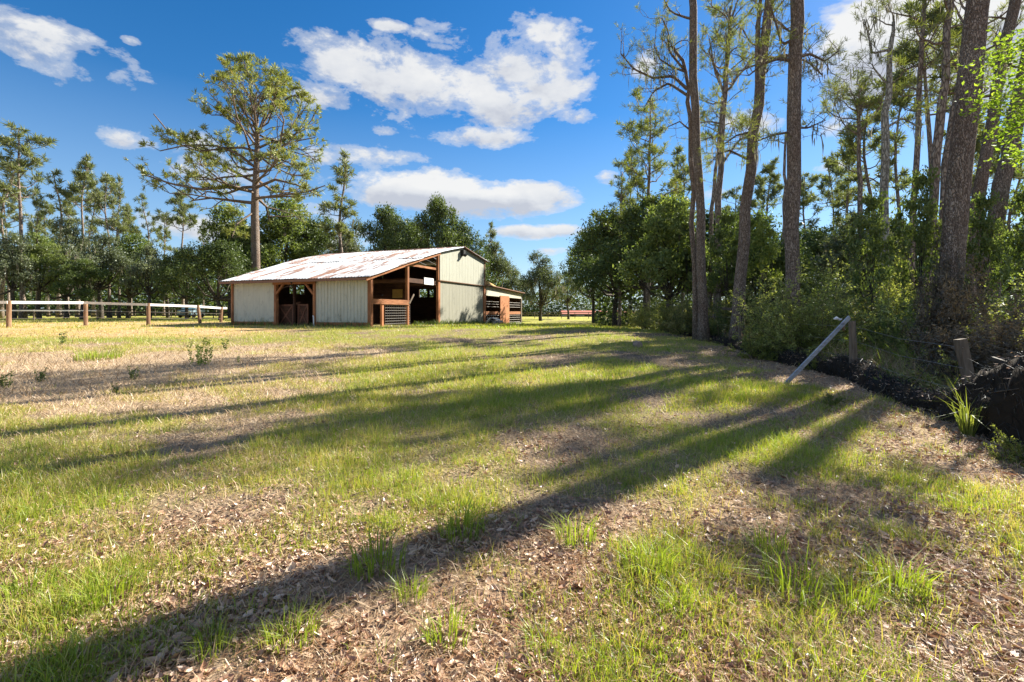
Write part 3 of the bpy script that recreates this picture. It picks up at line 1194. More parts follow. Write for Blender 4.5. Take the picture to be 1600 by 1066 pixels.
# front wall
bpart('siding_panel', siding('x', 0, xa, xb, zb1 - .02, wz, .45, .008), M['cream'], label='left front panel, flatter cream sheet with dark dirt near its foot')
k = 4
for i in range(k):
    bpart('siding_panel', siding('x', 0, xc + (xd - xc) * i / k + .004, xc + (xd - xc) * (i + 1) / k - .004, zb1, wz, .26, .028), M['cream'])
for (a, b_) in ((xa, xb), (xc, xd)):
    m = MB()
    m.box(a, b_, -.05, .03, -.35, zb1 - .01)
    bpart('skirting_board', m, M['redwoodh'])
for px, w in ((364, .14), (431.5, .17), (492, .14), (578.5, .22)):
    x = hit(px, 480, 'y', 0)[0]
    m = MB()
    m.box(x - w / 2, x + w / 2, -.09, .10, -.5, 2.74)
    bpart('post', m, M['redwood'])
m = MB()
m.box(xb - .1, xc + .12, -.14, -.095, wz - .26, wz + .04)
bpart('header_beam', m, M['redwoodh'])
for sgn, x0 in ((1, xb + .1), (-1, xc - .08)):
    m = MB()
    m.bar((x0, -.05, wz - .85), (x0 + sgn * .62, -.05, wz - .2), .11)
    bpart('corner_brace', m, M['redwood'])
m = MB()
m.box(XE - .45, .2, -.62, -.56, 2.56, 2.70)
bpart('fascia_board', m, M['rust'])
m = MB()
m.box(xa - .1, .12, -.02, .08, wz + .03, 2.83)
bpart('wall_plate', m, M['darkwood'])
m = MB()
xm = (xb + xc) / 2
m.box(xm - .12, xm + .1, -.24, -.14, wz - .12, wz + .02)
m.tube([(xm, -.24, wz - .12), (xm, -.3, wz - .2)], [.04, .07], 8)
bpart('flood_light', m, M['black'])


def halfdoor(x0, x1, y, z0, z1, axis='x'):
    fr = MB()
    t = .10
    fr.box(x0, x1, y - .03, y, z0, z0 + t)
    fr.box(x0, x1, y - .03, y, z1 - t, z1)
    fr.box(x0, x0 + t, y - .03, y, z0 + t, z1 - t)
    fr.box(x1 - t, x1, y - .03, y, z0 + t, z1 - t)
    d = bpart('half_door', fr, M['doorwood'])
    b1 = MB()
    b1.bar((x0 + t, y - .02, z0 + t), (x1 - t, y - .02, z1 - t), .09, .03, upv=(0, 1, 0))
    bpart('cross_brace', b1, M['doorwood'], d)
    b2 = MB()
    b2.bar((x0 + t, y - .012, z1 - t), (x1 - t, y - .012, z0 + t), .09, .03, upv=(0, 1, 0))
    bpart('cross_brace', b2, M['doorwood'], d)
    bd = MB()
    bd.box(x0 + .01, x1 - .01, y + .002, y + .025, z0 + .01, z1 - .01)
    bpart('door_board', bd, M['darkwood'], d)


dx0, _, dz1 = hit(435, 476, 'y', .5)
dx1 = hit(459, 476, 'y', .5)[0]
halfdoor(dx0, dx1, .5, -.05, dz1)
halfdoor(dx1 + .12, hit(478, 476, 'y', .5)[0], .7, -.05, dz1 + .02)
m = MB()
m.box(dx1 + .02, dx1 + .12, .42, .55, -.2, 2.7)
bpart('post', m, M['darkwood'])
m = MB()
px_ = hit(490.5, 500, 'y', -.25)
m.tube([(px_[0], -.25, -.2), (px_[0] - .03, -.25, .55), (px_[0] - .1, -.22, .6)], .035, 8)
bpart('drain_pipe', m, M['white'])


# end wall and rear wall with window openings (built round the holes)
def wall_with_holes(axis, fix, a0, a1, z0, z1f, holes, th=.08):
    mb = MB()
    holes = sorted(holes)
    cur = a0

    def piece(u0, u1, zb, zt):
        if u1 - u0 < .01 or zt - zb < .01:
            return
        if axis == 'x':
            mb.box(u0, u1, fix, fix + th, zb, zt)
        else:
            mb.box(fix, fix + th, u0, u1, zb, zt)
    for (h0, h1, hb, ht) in holes:
        piece(cur, h0, z0, z1f)
        piece(h0, h1, z0, hb)
        piece(h0, h1, ht, z1f)
        cur = h1
    piece(cur, a1, z0, z1f)
    return mb


EX = -10.3


def hole_x(p0, p1, q0, q1):
    a = hit(p0, q1, 'x', EX)
    b = hit(p1, q0, 'x', EX)
    return (min(a[1], b[1]), max(a[1], b[1]), a[2], b[2])


h1 = hole_x(451, 457.5, 445, 458.5)
h2 = hole_x(462, 475, 445, 459.5)
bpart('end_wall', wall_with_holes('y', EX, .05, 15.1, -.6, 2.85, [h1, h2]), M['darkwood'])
g_ = MB()
g_.prism([(EX, 0.05, 2.86), (EX, 15.1, 2.86), (EX, 15.1, 4.95), (EX, 11, 5.65), (EX, 3, 3.7), (EX, .05, 2.87)], (.07, 0, 0))
bpart('end_gable', g_, M['darkwood'])


def hole_y(p0, p1, q0, q1):
    a = hit(p0, q1, 'y', 15.2)
    b = hit(p1, q0, 'y', 15.2)
    return (min(a[0], b[0]), max(a[0], b[0]), a[2], b[2])


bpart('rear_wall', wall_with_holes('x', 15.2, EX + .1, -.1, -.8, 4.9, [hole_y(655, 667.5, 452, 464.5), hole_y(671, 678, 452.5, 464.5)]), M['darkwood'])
# stall back wall of horizontal planks
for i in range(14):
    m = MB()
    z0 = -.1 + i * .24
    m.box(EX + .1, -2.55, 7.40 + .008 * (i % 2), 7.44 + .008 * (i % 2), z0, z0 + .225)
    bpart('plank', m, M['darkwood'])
m = MB()
a = hit(613, 466, 'y', 7.3)
b_ = hit(628.5, 452, 'y', 7.3)
m.box(a[0], b_[0], 7.30, 7.34, a[2], b_[2])
bpart('plywood_sheet', m, M['yellow'], label='bare yellowish plywood sheet on the stall wall')
# stall division, tie beams
m = MB()
m.box(-4.9, -4.82, .9, 7.35, -.3, 1.5)
bpart('stall_partition', m, M['darkwood'])
for t in (3.65, 7.57, 11.3):
    m = MB()
    m.box(EX + .12, -.12, t - .05, t + .05, 2.66, 2.86)
    bpart('tie_beam', m, M['darkwood'])
for i in range(7):
    t = .4 + i * 1.75
    m = MB()
    zz = roof_z(t) - .12
    m.box(EX + .1, .05, t - .03, t + .03, zz - .09, zz)
    bpart('purlin', m, M['darkwood'])

# gable side
T2 = hit(636.5, 480, 'x', 0)[1]
T3 = hit(685, 480, 'x', 0)[1]
T4 = hit(755, 480, 'x', 0)[1]
for t, w, top in ((T2, .17, roof_z(T2) - .25), (T3, .26, roof_z(T3) - .1)):
    m = MB()
    m.box(-.10, .08, t - w / 2, t + w / 2, -.7, top)
    bpart('post', m, M['redwood'])
zr0 = hit(600, 468.3, 'x', .02)[2]
m = MB()
m.box(.081, .125, -.12, T2 + .06, zr0 - .27, zr0 + .02)
bpart('stall_rail', m, M['redwoodh'])
m = MB()
t5 = hit(596.5, 480, 'x', .0)[1]
m.box(-.04, .079, t5 - .09, t5 + .09, -.3, zr0 - .02)
bpart('post', m, M['redwood'])
t5a = hit(601, 480, 'x', .0)[1]
t5b = hit(640, 480, 'x', .0)[1]
wm = MB()
ztop = zr0 - .3
nz_ = 9
for i in range(nz_):
    z = -.02 + (ztop) * i / (nz_ - 1)
    wm.tube([(.03, t5a, z), (.03, t5b, z)], .011, 4)
nt2 = 13
for i in range(nt2):
    t = t5a + (t5b - t5a) * i / (nt2 - 1)
    wm.tube([(.04, t, -.02), (.04, t, ztop)], .011, 4)
bpart('wire_mesh_gate', wm, M['wire'])
m = MB()
m.bar((.12, T2 + .02, 1.35), (.12, T2 + .55, 1.95), .05, .12)
bpart('loose_slat', m, M['greywood'])
# header over the aisle with the white board
zh = hit(660, 440, 'x', 0)[2]
m = MB()
m.box(-.10, -.04, T2 + .1, T3 - .15, zh - .14, zh + .14)
bpart('aisle_header', m, M['darkwood'])
m = MB()
m.box(-.03, .0, hit(663, 440, 'x', 0)[1], hit(677.5, 440, 'x', 0)[1], hit(670, 445, 'x', 0)[2], hit(670, 434.5, 'x', 0)[2])
bpart('blank_sign_board', m, M['white'], label='blank white board hung over the aisle opening')
m = MB()
zh2 = hit(665, 417.5, 'x', 0)[2]
m.box(-.10, -.03, T2 + .1, T3 - .14, zh2 - .07, zh2 + .07)
bpart('tie_beam', m, M['redwoodh'])
# rake boards
for (t0, t1, dz) in ((-.6, 3.1, 0), (3.1, T3 - .05, .03)):
    m = MB()
    m.bar((.20, t0, roof_z(t0) - .13 + dz), (.20, t1, roof_z(t1) - .13 + dz), .05, .20)
    bpart('rake_board', m, M['redwoodh'])
# upper and lower cladding
zs = hit(684, 437.5, 'x', 0)[2]
tm_ = [T3 + .02, T3 + (T4 - T3) * .34, T3 + (T4 - T3) * .67, T4 - .1]
for i in range(3):
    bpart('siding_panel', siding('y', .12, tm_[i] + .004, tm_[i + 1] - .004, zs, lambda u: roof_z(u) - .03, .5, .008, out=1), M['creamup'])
tl_ = [T3 + .15, T3 + (T4 - T3) * .36, T3 + (T4 - T3) * .72, T4 - .08]
for i in range(3):
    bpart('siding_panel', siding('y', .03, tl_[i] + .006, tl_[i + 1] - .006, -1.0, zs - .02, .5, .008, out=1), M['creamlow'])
m = MB()
m.box(.04, .155, T3 - .1, T4 + .05, zs - .05, zs - .01)
bpart('seam_flashing', m, M['rust'])
m = MB()
m.box(-.02, .17, T4 - .09, T4 + .09, zs, roof_z(T4) - .02)
bpart('corner_trim', m, M['postwood'])
m = MB()
m.box(-.1, .11, T4 - .07, T4 + .35, -1.0, zs - .06)
bpart('post', m, M['redwood'])
m = MB()
lt = hit(721.5, 396, 'x', .15)
m.box(.13, .40, lt[1] - .16, lt[1] + .16, lt[2] - .22, lt[2] + .22)
m.tube([(.4, lt[1], lt[2] - .1), (.5, lt[1], lt[2] - .2)], [.1, .14], 8)
bpart('gable_light', m, M['black'])


# roof of separate sheets
def roof_sheet(u0, u1, rows, lift=0.0, seed=0):
    rng = np.random.RandomState(seed)
    mb = MB()
    fr = []
    for i in range(4):
        fr += [(i / 4, 0), (i / 4 + .19, 0), (i / 4 + .205, .03), (i / 4 + .235, .03)]
    fr.append((1, 0))
    V = []
    dz = rng.randn() * .006 + lift
    for t in rows:
        fl = np.clip(t / 11, 0, 1.4)
        for (f, h) in fr:
            u = u0 + (u1 - u0) * f     # 0..1 over the roof, 0 = left end
            xl = XE - .45 - 2.4 * min(1, fl)
            x = xl + (.38 - xl) * u
            V.append((x, t, roof_z(t) + h + dz + .012 * sin(t * 3 + seed)))
    n = len(fr)
    q = [(r * n + i, r * n + i + 1, (r + 1) * n + i + 1, (r + 1) * n + i) for r in range(len(rows) - 1) for i in range(n - 1)]
    mb.add(V, q)
    V2 = [(x, y, z - .018) for (x, y, z) in V]
    mb.add(V2, [c[::-1] for c in q])
    return mb


ns_ = 13
for rows, lift in (([-.6, .8, 2.2, 3.8, 5.0], 0.0), ([4.8, 6.2, 7.6, 9.4, 11.02], .03), ([10.98, 12.6, 14.2, 15.8], .035)):
    for i in range(ns_):
        bpart('roof_sheet', roof_sheet(i / ns_ + .001, (i + 1) / ns_ - .001, rows, lift, i * 7 + int(lift * 100)), M['roof'])
m = MB()
m.prism([(0, 10.85, 5.79), (0, 11, 5.88), (0, 11.15, 5.80), (0, 11, 5.83)], (1, 0, 0))
for v in m.v:
    v[:, 0] = np.where(v[:, 0] > .5, .4, XE - 2.85)
bpart('ridge_cap', m, M['rust'])

# lean-to shed at the far end of the gable
T5 = hit(813.5, 480, 'x', 0)[1]
za = hit(760, 444.5, 'x', .2)[2]
zc = hit(817, 457.5, 'x', .2)[2]
TE = hit(818.5, 457, 'x', .2)[1]
m = MB()
m.prism([(.35, T4 + .1, za), (.35, TE, zc), (.35, TE, zc - .07), (.35, T4 + .1, za - .07)], (-5.5, 0, 0))
lt_ = bpart('lean_to_roof', m, M['rust'])
m = MB()
ta = hit(764, 446, 'x', .35)[1]
tb = hit(779, 452, 'x', .35)[1]
m.prism([(.3, ta, za + .0), (.1, ta + .3, za + .32), (.1, tb, za - .02), (.3, tb, za - .2)], (-.8, 0, .05))
bpart('lifted_sheet', m, M['yellow'])
zh_ = hit(762, 462, 'x', 0)[2]
zh3 = hit(813, 467, 'x', 0)[2]
m = MB()
m.prism([(.06, T4 + .36, za - .1), (.06, T5, zc - .09), (.06, T5, zh3), (.06, T4 + .36, zh_)], (-.06, 0, 0))
bpart('header_panel', m, M['cream'])
m = MB()
m.box(-.04, .1, T5 - .12, T5 + .12, -1.3, zh3 + .02)
bpart('post', m, M['greywood'])
d0 = hit(781.5, 480, 'x', .1)[1]
d1 = hit(795.5, 480, 'x', .1)[1]
m = MB()
m.box(.065, .13, d0, d1, -.75, zh3 + .15)
bpart('shed_door', m, M['redwood'], label='red-brown plank door of the lean-to')
zr = hit(790, 489, 'x', 0)[2]
for (a_, b2) in ((T4 + .36, d0 - .02), (d1 + .02, T5 - .13)):
    m = MB()
    m.box(.0, .05, a_, b2, zr - .14, zr + .14)
    bpart('shed_rail', m, M['redwoodh'])
    wm = MB()
    for zz in (-.9, -.68, -.46, -.24, -.02, .55, .78, 1.0):
        wm.tube([(.02, a_, zr + zz), (.02, b2, zr + zz)], .018, 4)
    nn_ = int((b2 - a_) / .42)
    for i in range(1, nn_):
        t = a_ + (b2 - a_) * i / nn_
        wm.tube([(.03, t, zr - .95), (.03, t, zr - .15)], .014, 4)
    bpart('wire_mesh_gate', wm, M['wire'])
m = MB()
m.box(-.05, .08, d1 + .1, T5 - .13, -1.1, zr - 1.0)
bpart('sill_block', m, M['cream'])
m = MB()
m.box(-4.6, -4.52, T4, TE - .2, -1, zc - .08)
m.box(-4.52, -.05, TE - .3, TE - .22, -1, zc - .1)
bpart('shed_back_wall', m, M['darkwood'])

# litter of white things by the lean-to post
Yp = 40.0
dp = empty('scrap_pile', G(768, Yp))
tag(dp, 'small pile of white scrap at the foot of the lean-to post', 'scrap pile')
rng = np.random.RandomState(3)
m = MB()
m.bar((-.45, -.2, .05), (-.05, -.3, .55), .45, .05)
m.build('scrap_sheet', M['white'], dp)
m = MB()
m.bar((.1, 0, .55), (.7, .1, .35), .28, .12)
m.build('scrap_box', M['white'], dp)
m = MB()
m.tube([(.3, -.3, -.1), (.3, -.3, .28)], [.2, .24], 10)
m.build('bucket', M['greyboard'], dp)
m = MB()
m.bar((.45, -.1, .2), (.95, -.2, .25), .2, .18)
m.build('scrap_box', M['greyboard'], dp)


# ------------------------------------------------------------------ fences
def world_bar(name, a, b, w, h, mat, parent, origin, upv=(0, 0, 1)):
    m = MB()
    m.bar(Vector(a) - origin, Vector(b) - origin, w, h, upv=upv)
    return m.build(name, mat, parent)


lf = [(-110, 23.5, 1.42, 0), (14, 25.2, 1.43, 0), (134, 28.6, 1.47, 0), (232, 30, 1.38, 0), (313, 34.5, 1.32, -.18), (345, 38.5, 1.22, .08)]
base = G(14, 25.2)
fe = empty('rail_fence', base)
tag(fe, 'split post fence with one white top board running left from the barn', 'fence')
tops = []
for px, Y, h, ln in lf:
    p = G(px, Y)
    q = p + Vector((ln, 0, h))
    m = MB()
    m.tube([p - base - Vector((0, 0, .3)), (p + q) / 2 - base, q - base], [.115, .105, .10], 8, 0, True, .15, np.random.RandomState(int(px) + 200))
    m.build('post', M['postwood'], fe)
    tops.append(q)
tops.append(P(356, 480, 39.5))
for i in range(len(tops) - 1):
    a, b_ = tops[i], tops[i + 1]
    off = Vector((0, -.13, -.09))
    dirv = (b_ - a).normalized()
    world_bar('top_board', a + off + dirv * .012, b_ + off - dirv * .012, .04, .15, M['whiteboard'], fe, base)
    if i < len(tops) - 2:
        m = MB()
        for zz in (.45, .85):
            m.tube([a + off - base - Vector((0, 0, zz)), (a + b_) / 2 + off - base - Vector((0, 0, zz + .04)), b_ + off - base - Vector((0, 0, zz))], .006, 4)
        m.build('fence_wire', M['wire'], fe)


def long_fence(name, label, pts, step, h, rails, pw, pm, rm, group=None, rh=.12):
    base = Vector((pts[0][0], pts[0][1], float(gz(pts[0][0], pts[0][1]))))
    f = empty(name, base)
    tag(f, label, 'fence', group)
    P_ = []
    for (a, b_) in zip(pts[:-1], pts[1:]):
        L = math.hypot(b_[0] - a[0], b_[1] - a[1])
        n = max(1, int(L / step))
        for i in range(n):
            x = a[0] + (b_[0] - a[0]) * i / n
            y = a[1] + (b_[1] - a[1]) * i / n
            P_.append(Vector((x, y, float(gz(x, y)))))
    P_.append(Vector((pts[-1][0], pts[-1][1], float(gz(*pts[-1])))))
    me = None
    for p in P_:
        if me is None:
            m = MB()
            m.tube([(0, 0, -.3), (0, 0, h * .5), (.02, 0, h + .06)], [pw, pw * .95, pw * .85], 7)
            me = m.mesh('post', pm)
        o = link('post', me, f)
        o.location = p - base
        o.rotation_euler = (0, random.Random(p.x).uniform(-.03, .03), random.Random(p.y).uniform(0, 3))
    for a, b_ in zip(P_[:-1], P_[1:]):
        for r in rails:
            off = Vector((0, -pw - .02, r))
            d = (b_ - a).normalized() * .01
            world_bar('rail', a + off + d, b_ + off - d, .035, rh, rm, f, base)
    return f


def XY(px, Y):
    return ((px - 800) / F * Y, Y)


long_fence('rail_fence', 'far white single-rail fence beyond the first fence at left', [XY(-60, 43), XY(152, 49)], 3.2, 1.0, [.95], .07, M['greywood'], M['whiteboard'])
long_fence('rail_fence', 'dark three-rail paddock fence in front of the left tree trunks', [XY(30, 60), XY(366, 62)], 2.6, 1.15, [.35, .72, 1.08], .06, M['darkpost'], M['darkpost'])
long_fence('rail_fence', 'grey two-rail fence farthest back under the left trees', [XY(-60, 80), XY(370, 76)], 3.4, 1.2, [.6, 1.12], .07, M['greywood'], M['greywood'])
long_fence('rail_fence', 'far grey board fence across the field right of the barn', [XY(815, 104), XY(985, 100)], 2.9, 1.35, [.45, .88, 1.3], .07, M['greywood'], M['greywood'], None, .15)

# wire fence at the forest edge
wf0 = G(1333, 9.9)
wf = empty('wire_fence', wf0)
tag(wf, 'old wire fence with grey posts along the forest edge', 'fence')
wposts = [(1333, 9.9, 1.2, .075), (1157, 16.5, 1.15, .08), (1060, 24, 1.1, .08), (1008, 33, 1.1, .08)]
wt = []
e1 = G(1530, 6.9)
m = MB()
m.bar(e1 - wf0 - Vector((0, 0, .2)), P(1500, 530, 7.0) - wf0, .12, .10)
m.build('post', M['greywood'], wf)['label'] = 'squat brown leaning post beside the black heap'
wt.append(P(1497, 530, 7.0))
for px, Y, h, r in wposts:
    p = G(px, Y)
    m = MB()
    m.tube([p - wf0 - Vector((0, 0, .3)), p - wf0 + Vector((0, 0, h * .5)), p - wf0 + Vector((-.02, 0, h))], [r * 1.1, r, r * .9], 8, 0, True, .15, np.random.RandomState(px))
    m.build('post', M['greywood'], wf)
    wt.append(p + Vector((0, 0, h)))
for zz in (.12, .42, .75):
    for a, b_ in zip(wt[:-1], wt[1:]):
        m = MB()
        a2, b2 = a - wf0 - Vector((0, .08, zz)), b_ - wf0 - Vector((0, .08, zz))
        m.tube([a2, (a2 + b2) / 2 - Vector((0, 0, .06)), b2], .003, 4)
        m.build('fence_wire', M['wire'], wf)
world_bar('top_rail', P(1128, 482, 17.5), P(1200, 490, 15.8), .06, .10, M['darkpost'], wf, wf0)
world_bar('brace_pole', P(1550, 560, 6.6), P(1640, 590, 6.0), .05, .05, M['darkpost'], wf, wf0)

# leaning board
lb = empty('leaning_board', G(1226, 9.2))
tag(lb, 'long weathered white board propped diagonally against the fence post', 'board')
m = MB()
a = G(1226, 9.15) - lb.location
b_ = P(1327, 496, 9.7) - lb.location
m.bar(a, b_, .03, .08)
m.build('board', M['greyboard'], lb)
m = MB()
d = (b_ - a).normalized()
m.bar(b_ - d * .10 + Vector((.0, .06, -.06)), b_ - d * .42 + Vector((.16, .06, -.0)), .03, .07)
m.build('board_stub', M['postwood'], lb)
tag_ = empty('white_rag', P(1310, 500, 10.0))
tag(tag_, 'small pale pinkish scrap caught on the top of the grey fence post', 'rag')
m = MB()
m.tube([(-.10, 0, .02), (-.03, 0, .04), (.04, .02, .0), (.08, 0, .02)], [.012, .035, .03, .012], 7, 0, True, .5, np.random.RandomState(4))
m.build('cloth', M['white'], tag_, True)

# stump in the grass
st = MB()
st.tube([(0, 0, -.05), (0, 0, .08), (.02, 0, .16), (.03, 0, .2)], [.17, .17, .14, .06], 9, 0, True, .35, np.random.RandomState(2))
s_ = st.build('tree_stump', M['stone'])
s_.location = G(996, 15.2)
tag(s_, 'small grey weathered stump in the middle of the grass', 'stump')


# black matted heap along the fence foot
def heap():
    rng = np.random.RandomState(12)
    ys = np.concatenate([np.linspace(4.4, 12.5, 70), np.linspace(12.8, 30, 45)])
    hh = np.interp(ys, [4.4, 5.2, 6.0, 6.5, 7.0, 7.8, 8.8, 9.4, 10.2, 11, 13, 18, 30], [.85, 1.0, .85, .48, .28, .24, .25, .32, .44, .28, .26, .24, .14])
    ww = np.interp(ys, [4.4, 5.5, 6.3, 7.0, 9, 10, 14, 30], [.8, .72, .5, .28, .25, .36, .28, .24])
    n = 15
    th = np.linspace(-.1, pi + .1, n)
    V = []
    for i, y in enumerate(ys):
        cx = float(xf(y)) + ww[i] * .8 + .18 * (fbm(y, 1, 1.1, 3) - .5)
        for a in th:
            nz = .62 + .75 * float(fbm(y * 1.0, a * .8 + 3, .28, 5, 5)) * 1.15 - .07
            x = cx - cos(a) * ww[i] * nz
            V.append((x, y, float(gz(x, y)) - .04 + sin(a) * hh[i] * nz))
    m = len(ys)
    q = [(i * n + j, i * n + j + 1, (i + 1) * n + j + 1, (i + 1) * n + j) for i in range(m - 1) for j in range(n - 1)]
    mb = MB()
    mb.add(V, q)
    o = mb.build('black_root_heap', M['soil'], None, True)
    tag(o, 'long black matted heap of roots and dead matter along the fence foot', 'root heap')
    V = np.array(V)
    fb_ = MB()
    k = 26000
    i = rng.randint(0, len(V) - n - 1, k)
    p = V[i] * rng.rand(k, 1) + V[i + n] * 0
    p = V[i] + (V[np.minimum(i + 1, len(V) - 1)] - V[i]) * rng.rand(k, 1) * (((i + 1) % n) != 0)[:, None]
    blades(fb_, p - np.array([0, 0, .02]), rng.rand(k) * 2 * pi, .5 + rng.rand(k) * 1.6, .05 + .26 * rng.rand(k) ** 2, .003 + .005 * rng.rand(k), 0, False, rng, .7)
    fb_.build('loose_fibre', M['fibre'], o)['kind'] = 'stuff'
    lv = MB()
    k = 2600
    i = rng.randint(0, len(V) - n - 1, k)
    ok = ((i % n) > 2) & ((i % n) < n - 3)
    p = V[i[ok]] + rng.randn(ok.sum(), 3) * .05
    p[:, 2] = np.maximum(p[:, 2], V[i[ok]][:, 2]) + .02
    leaves(lv, p, .03 + .04 * rng.rand(len(p)), rng, .45, 0, flat=.8)
    lv.build('fallen_leaves', M['litter'], o)['kind'] = 'stuff'
    for i in range(46):
        j = rng.randint(3, 60 if i < 36 else 100)
        c = V[j * n + rng.randint(3, n - 4)]
        a = rng.rand() * 6.3
        L = .18 + .5 * rng.rand()
        pl = walk(c + np.array([0, 0, .03]), (cos(a), sin(a), .1 + .3 * rng.randn()), L, 4, rng, .35, (0, 0, -.05))
        r_ = MB()
        r_.tube(pl, np.linspace(.010, .003, 5), 4)
        r_.build('root', M['vine'], o)


heap()


# ------------------------------------------------------------------ far building and car
B = MB()
fbld = empty('long_building', G(935, 150))
tag(fbld, 'long low building with a red roof across the far field', 'building')
B.box(-11, 30, 0, 8, -.5, .75)
B.build('wall', M['farwall'], fbld)
B = MB()
B.prism([(-11.5, -.6, .75), (-11.5, 4, 1.85), (-11.5, 8.6, .75)], (42, 0, 0))
B.build('roof', M['redroof'], fbld)
for i in range(8):
    B = MB()
    B.box(-9 + i * 4.6, -7 + i * 4.6, -.03, -.005, -.3, .6)
    B.build('door', M['darkpost'], fbld)

car = empty('parked_car', G(299, 66), radians(12))
tag(car, 'pale blue boxy car parked behind the paddock fences', 'car')
B = MB()
prof = [(-2.1, .35), (-2.15, .8), (-2.0, 1.0), (-1.1, 1.08), (-.5, 1.62), (1.6, 1.66), (2.1, 1.05), (2.15, .4)]
B.prism([(-.88, y, z) for (y, z) in prof], (1.76, 0, 0))
B.build('body', M['carblue'], car)
B = MB()
B.prism([(-.74, -1.09, 1.13), (.74, -1.09, 1.13), (.66, -.58, 1.56), (-.66, -.58, 1.56)], (0, -.03, .03))
B.build('windscreen', M['glass'], car)
for s in (-1, 1):
    B = MB()
    B.box(s * .885 - .01, s * .885 + .01, -.6, 1.5, 1.1, 1.5)
    B.build('side_window', M['glass'], car)
    B = MB()
    B.box(s * .62 - .16, s * .62 + .16, -2.19, -2.14, .72, .9)
    B.build('headlight', M['white'], car)
    for y in (-1.35, 1.35):
        B = MB()
        B.tube([(s * .70, y, .34), (s * .92, y, .34)], .34, 14)
        B.build('wheel', M['tyre'], car)
B = MB()
B.box(-.42, .42, -2.19, -2.15, .55, .88)
B.build('grille', M['cardark'], car)
B = MB()
B.box(-.9, .9, -2.25, -2.17, .34, .52)
B.build('bumper', M['cardark'], car)


# ------------------------------------------------------------------ big pine behind the barn
def path_px(pts, Y, base):
    out = []
    for p in pts:
        y = p[2] if len(p) > 2 else Y
        out.append(P(p[0], p[1], y) - base)
    return out


b0 = G(400, 50)
arms = []
for ra, pp in ((.20, [(398, 300, 50), (360, 292, 49), (315, 296, 47.5), (270, 288, 47), (222, 272, 47)]),
               (.16, [(398, 285, 50), (355, 262, 51), (310, 235, 52), (262, 205, 52), (240, 178, 52)]),
               (.15, [(399, 262, 50), (372, 240, 49), (338, 228, 48), (296, 226, 47), (250, 236, 47)]),
               (.14, [(400, 255, 50), (425, 235, 50), (455, 222, 51), (492, 215, 52)]),
               (.15, [(400, 310, 50), (440, 305, 49), (480, 300, 48), (508, 290, 48)]),
               (.12, [(399, 330, 50), (370, 350, 48), (362, 372, 47)]),
               (.13, [(400, 215, 50), (380, 170, 50), (352, 130, 50), (335, 118, 50)]),
               (.13, [(402, 210, 50), (425, 170, 51), (455, 150, 51), (470, 150, 51)]),
               (.12, [(400, 245, 50), (440, 250, 47), (470, 262, 46)]),
               (.12, [(401, 230, 50), (380, 200, 48), (352, 180, 46), (330, 180, 45)])):
    arms.append((path_px(pp, 50, b0), ra))
def crown_bound(p):
    py = HOR - (p[2] + b0.z - CAM_H) * F / 50
    if py < 100 or py > 400:
        return False
    L = np.interp(py, [100, 118, 140, 168, 182, 205, 240, 280, 305, 330, 350, 390], [20, 62, 92, 112, 150, 170, 176, 190, 175, 95, 55, 40])
    Rr = np.interp(py, [100, 125, 160, 200, 250, 300, 340, 390], [28, 62, 92, 102, 106, 106, 104, 60])
    r = math.hypot(p[0], p[1]) + 1e-6
    c = p[0] / r
    lim = (Rr if c > 0 else L) * abs(c) + .5 * (L + Rr) * (1 - abs(c))
    lump = .82 + .36 * float(fbm(math.atan2(p[1], p[0]) * 1.6 + 5, p[2] * .35, 1.0, 19, 2))
    return r * F / 50 < lim * lump


mp_ = pine_meshes(41, path=[Vector((0, 0, -.3))] + path_px([(400, 430), (398, 330), (401, 270), (402, 220), (400, 190), (396, 150)], 50, b0),
                  r0=.50, r1=.08, lo=.36, nl=40, prof=lambda f: 13.0 - 4.5 * f, tuft=.46, nn=14, nw=.055, bound=crown_bound,
                  bark='bark', leaf='pine', sub=(4, 5), arms=arms, up=.05, elev=(-.1, 1.15), trunk_ns=12)
plant('pine_tree', mp_, b0, 'tall spreading lone pine rising behind the barn roof', 'tree')

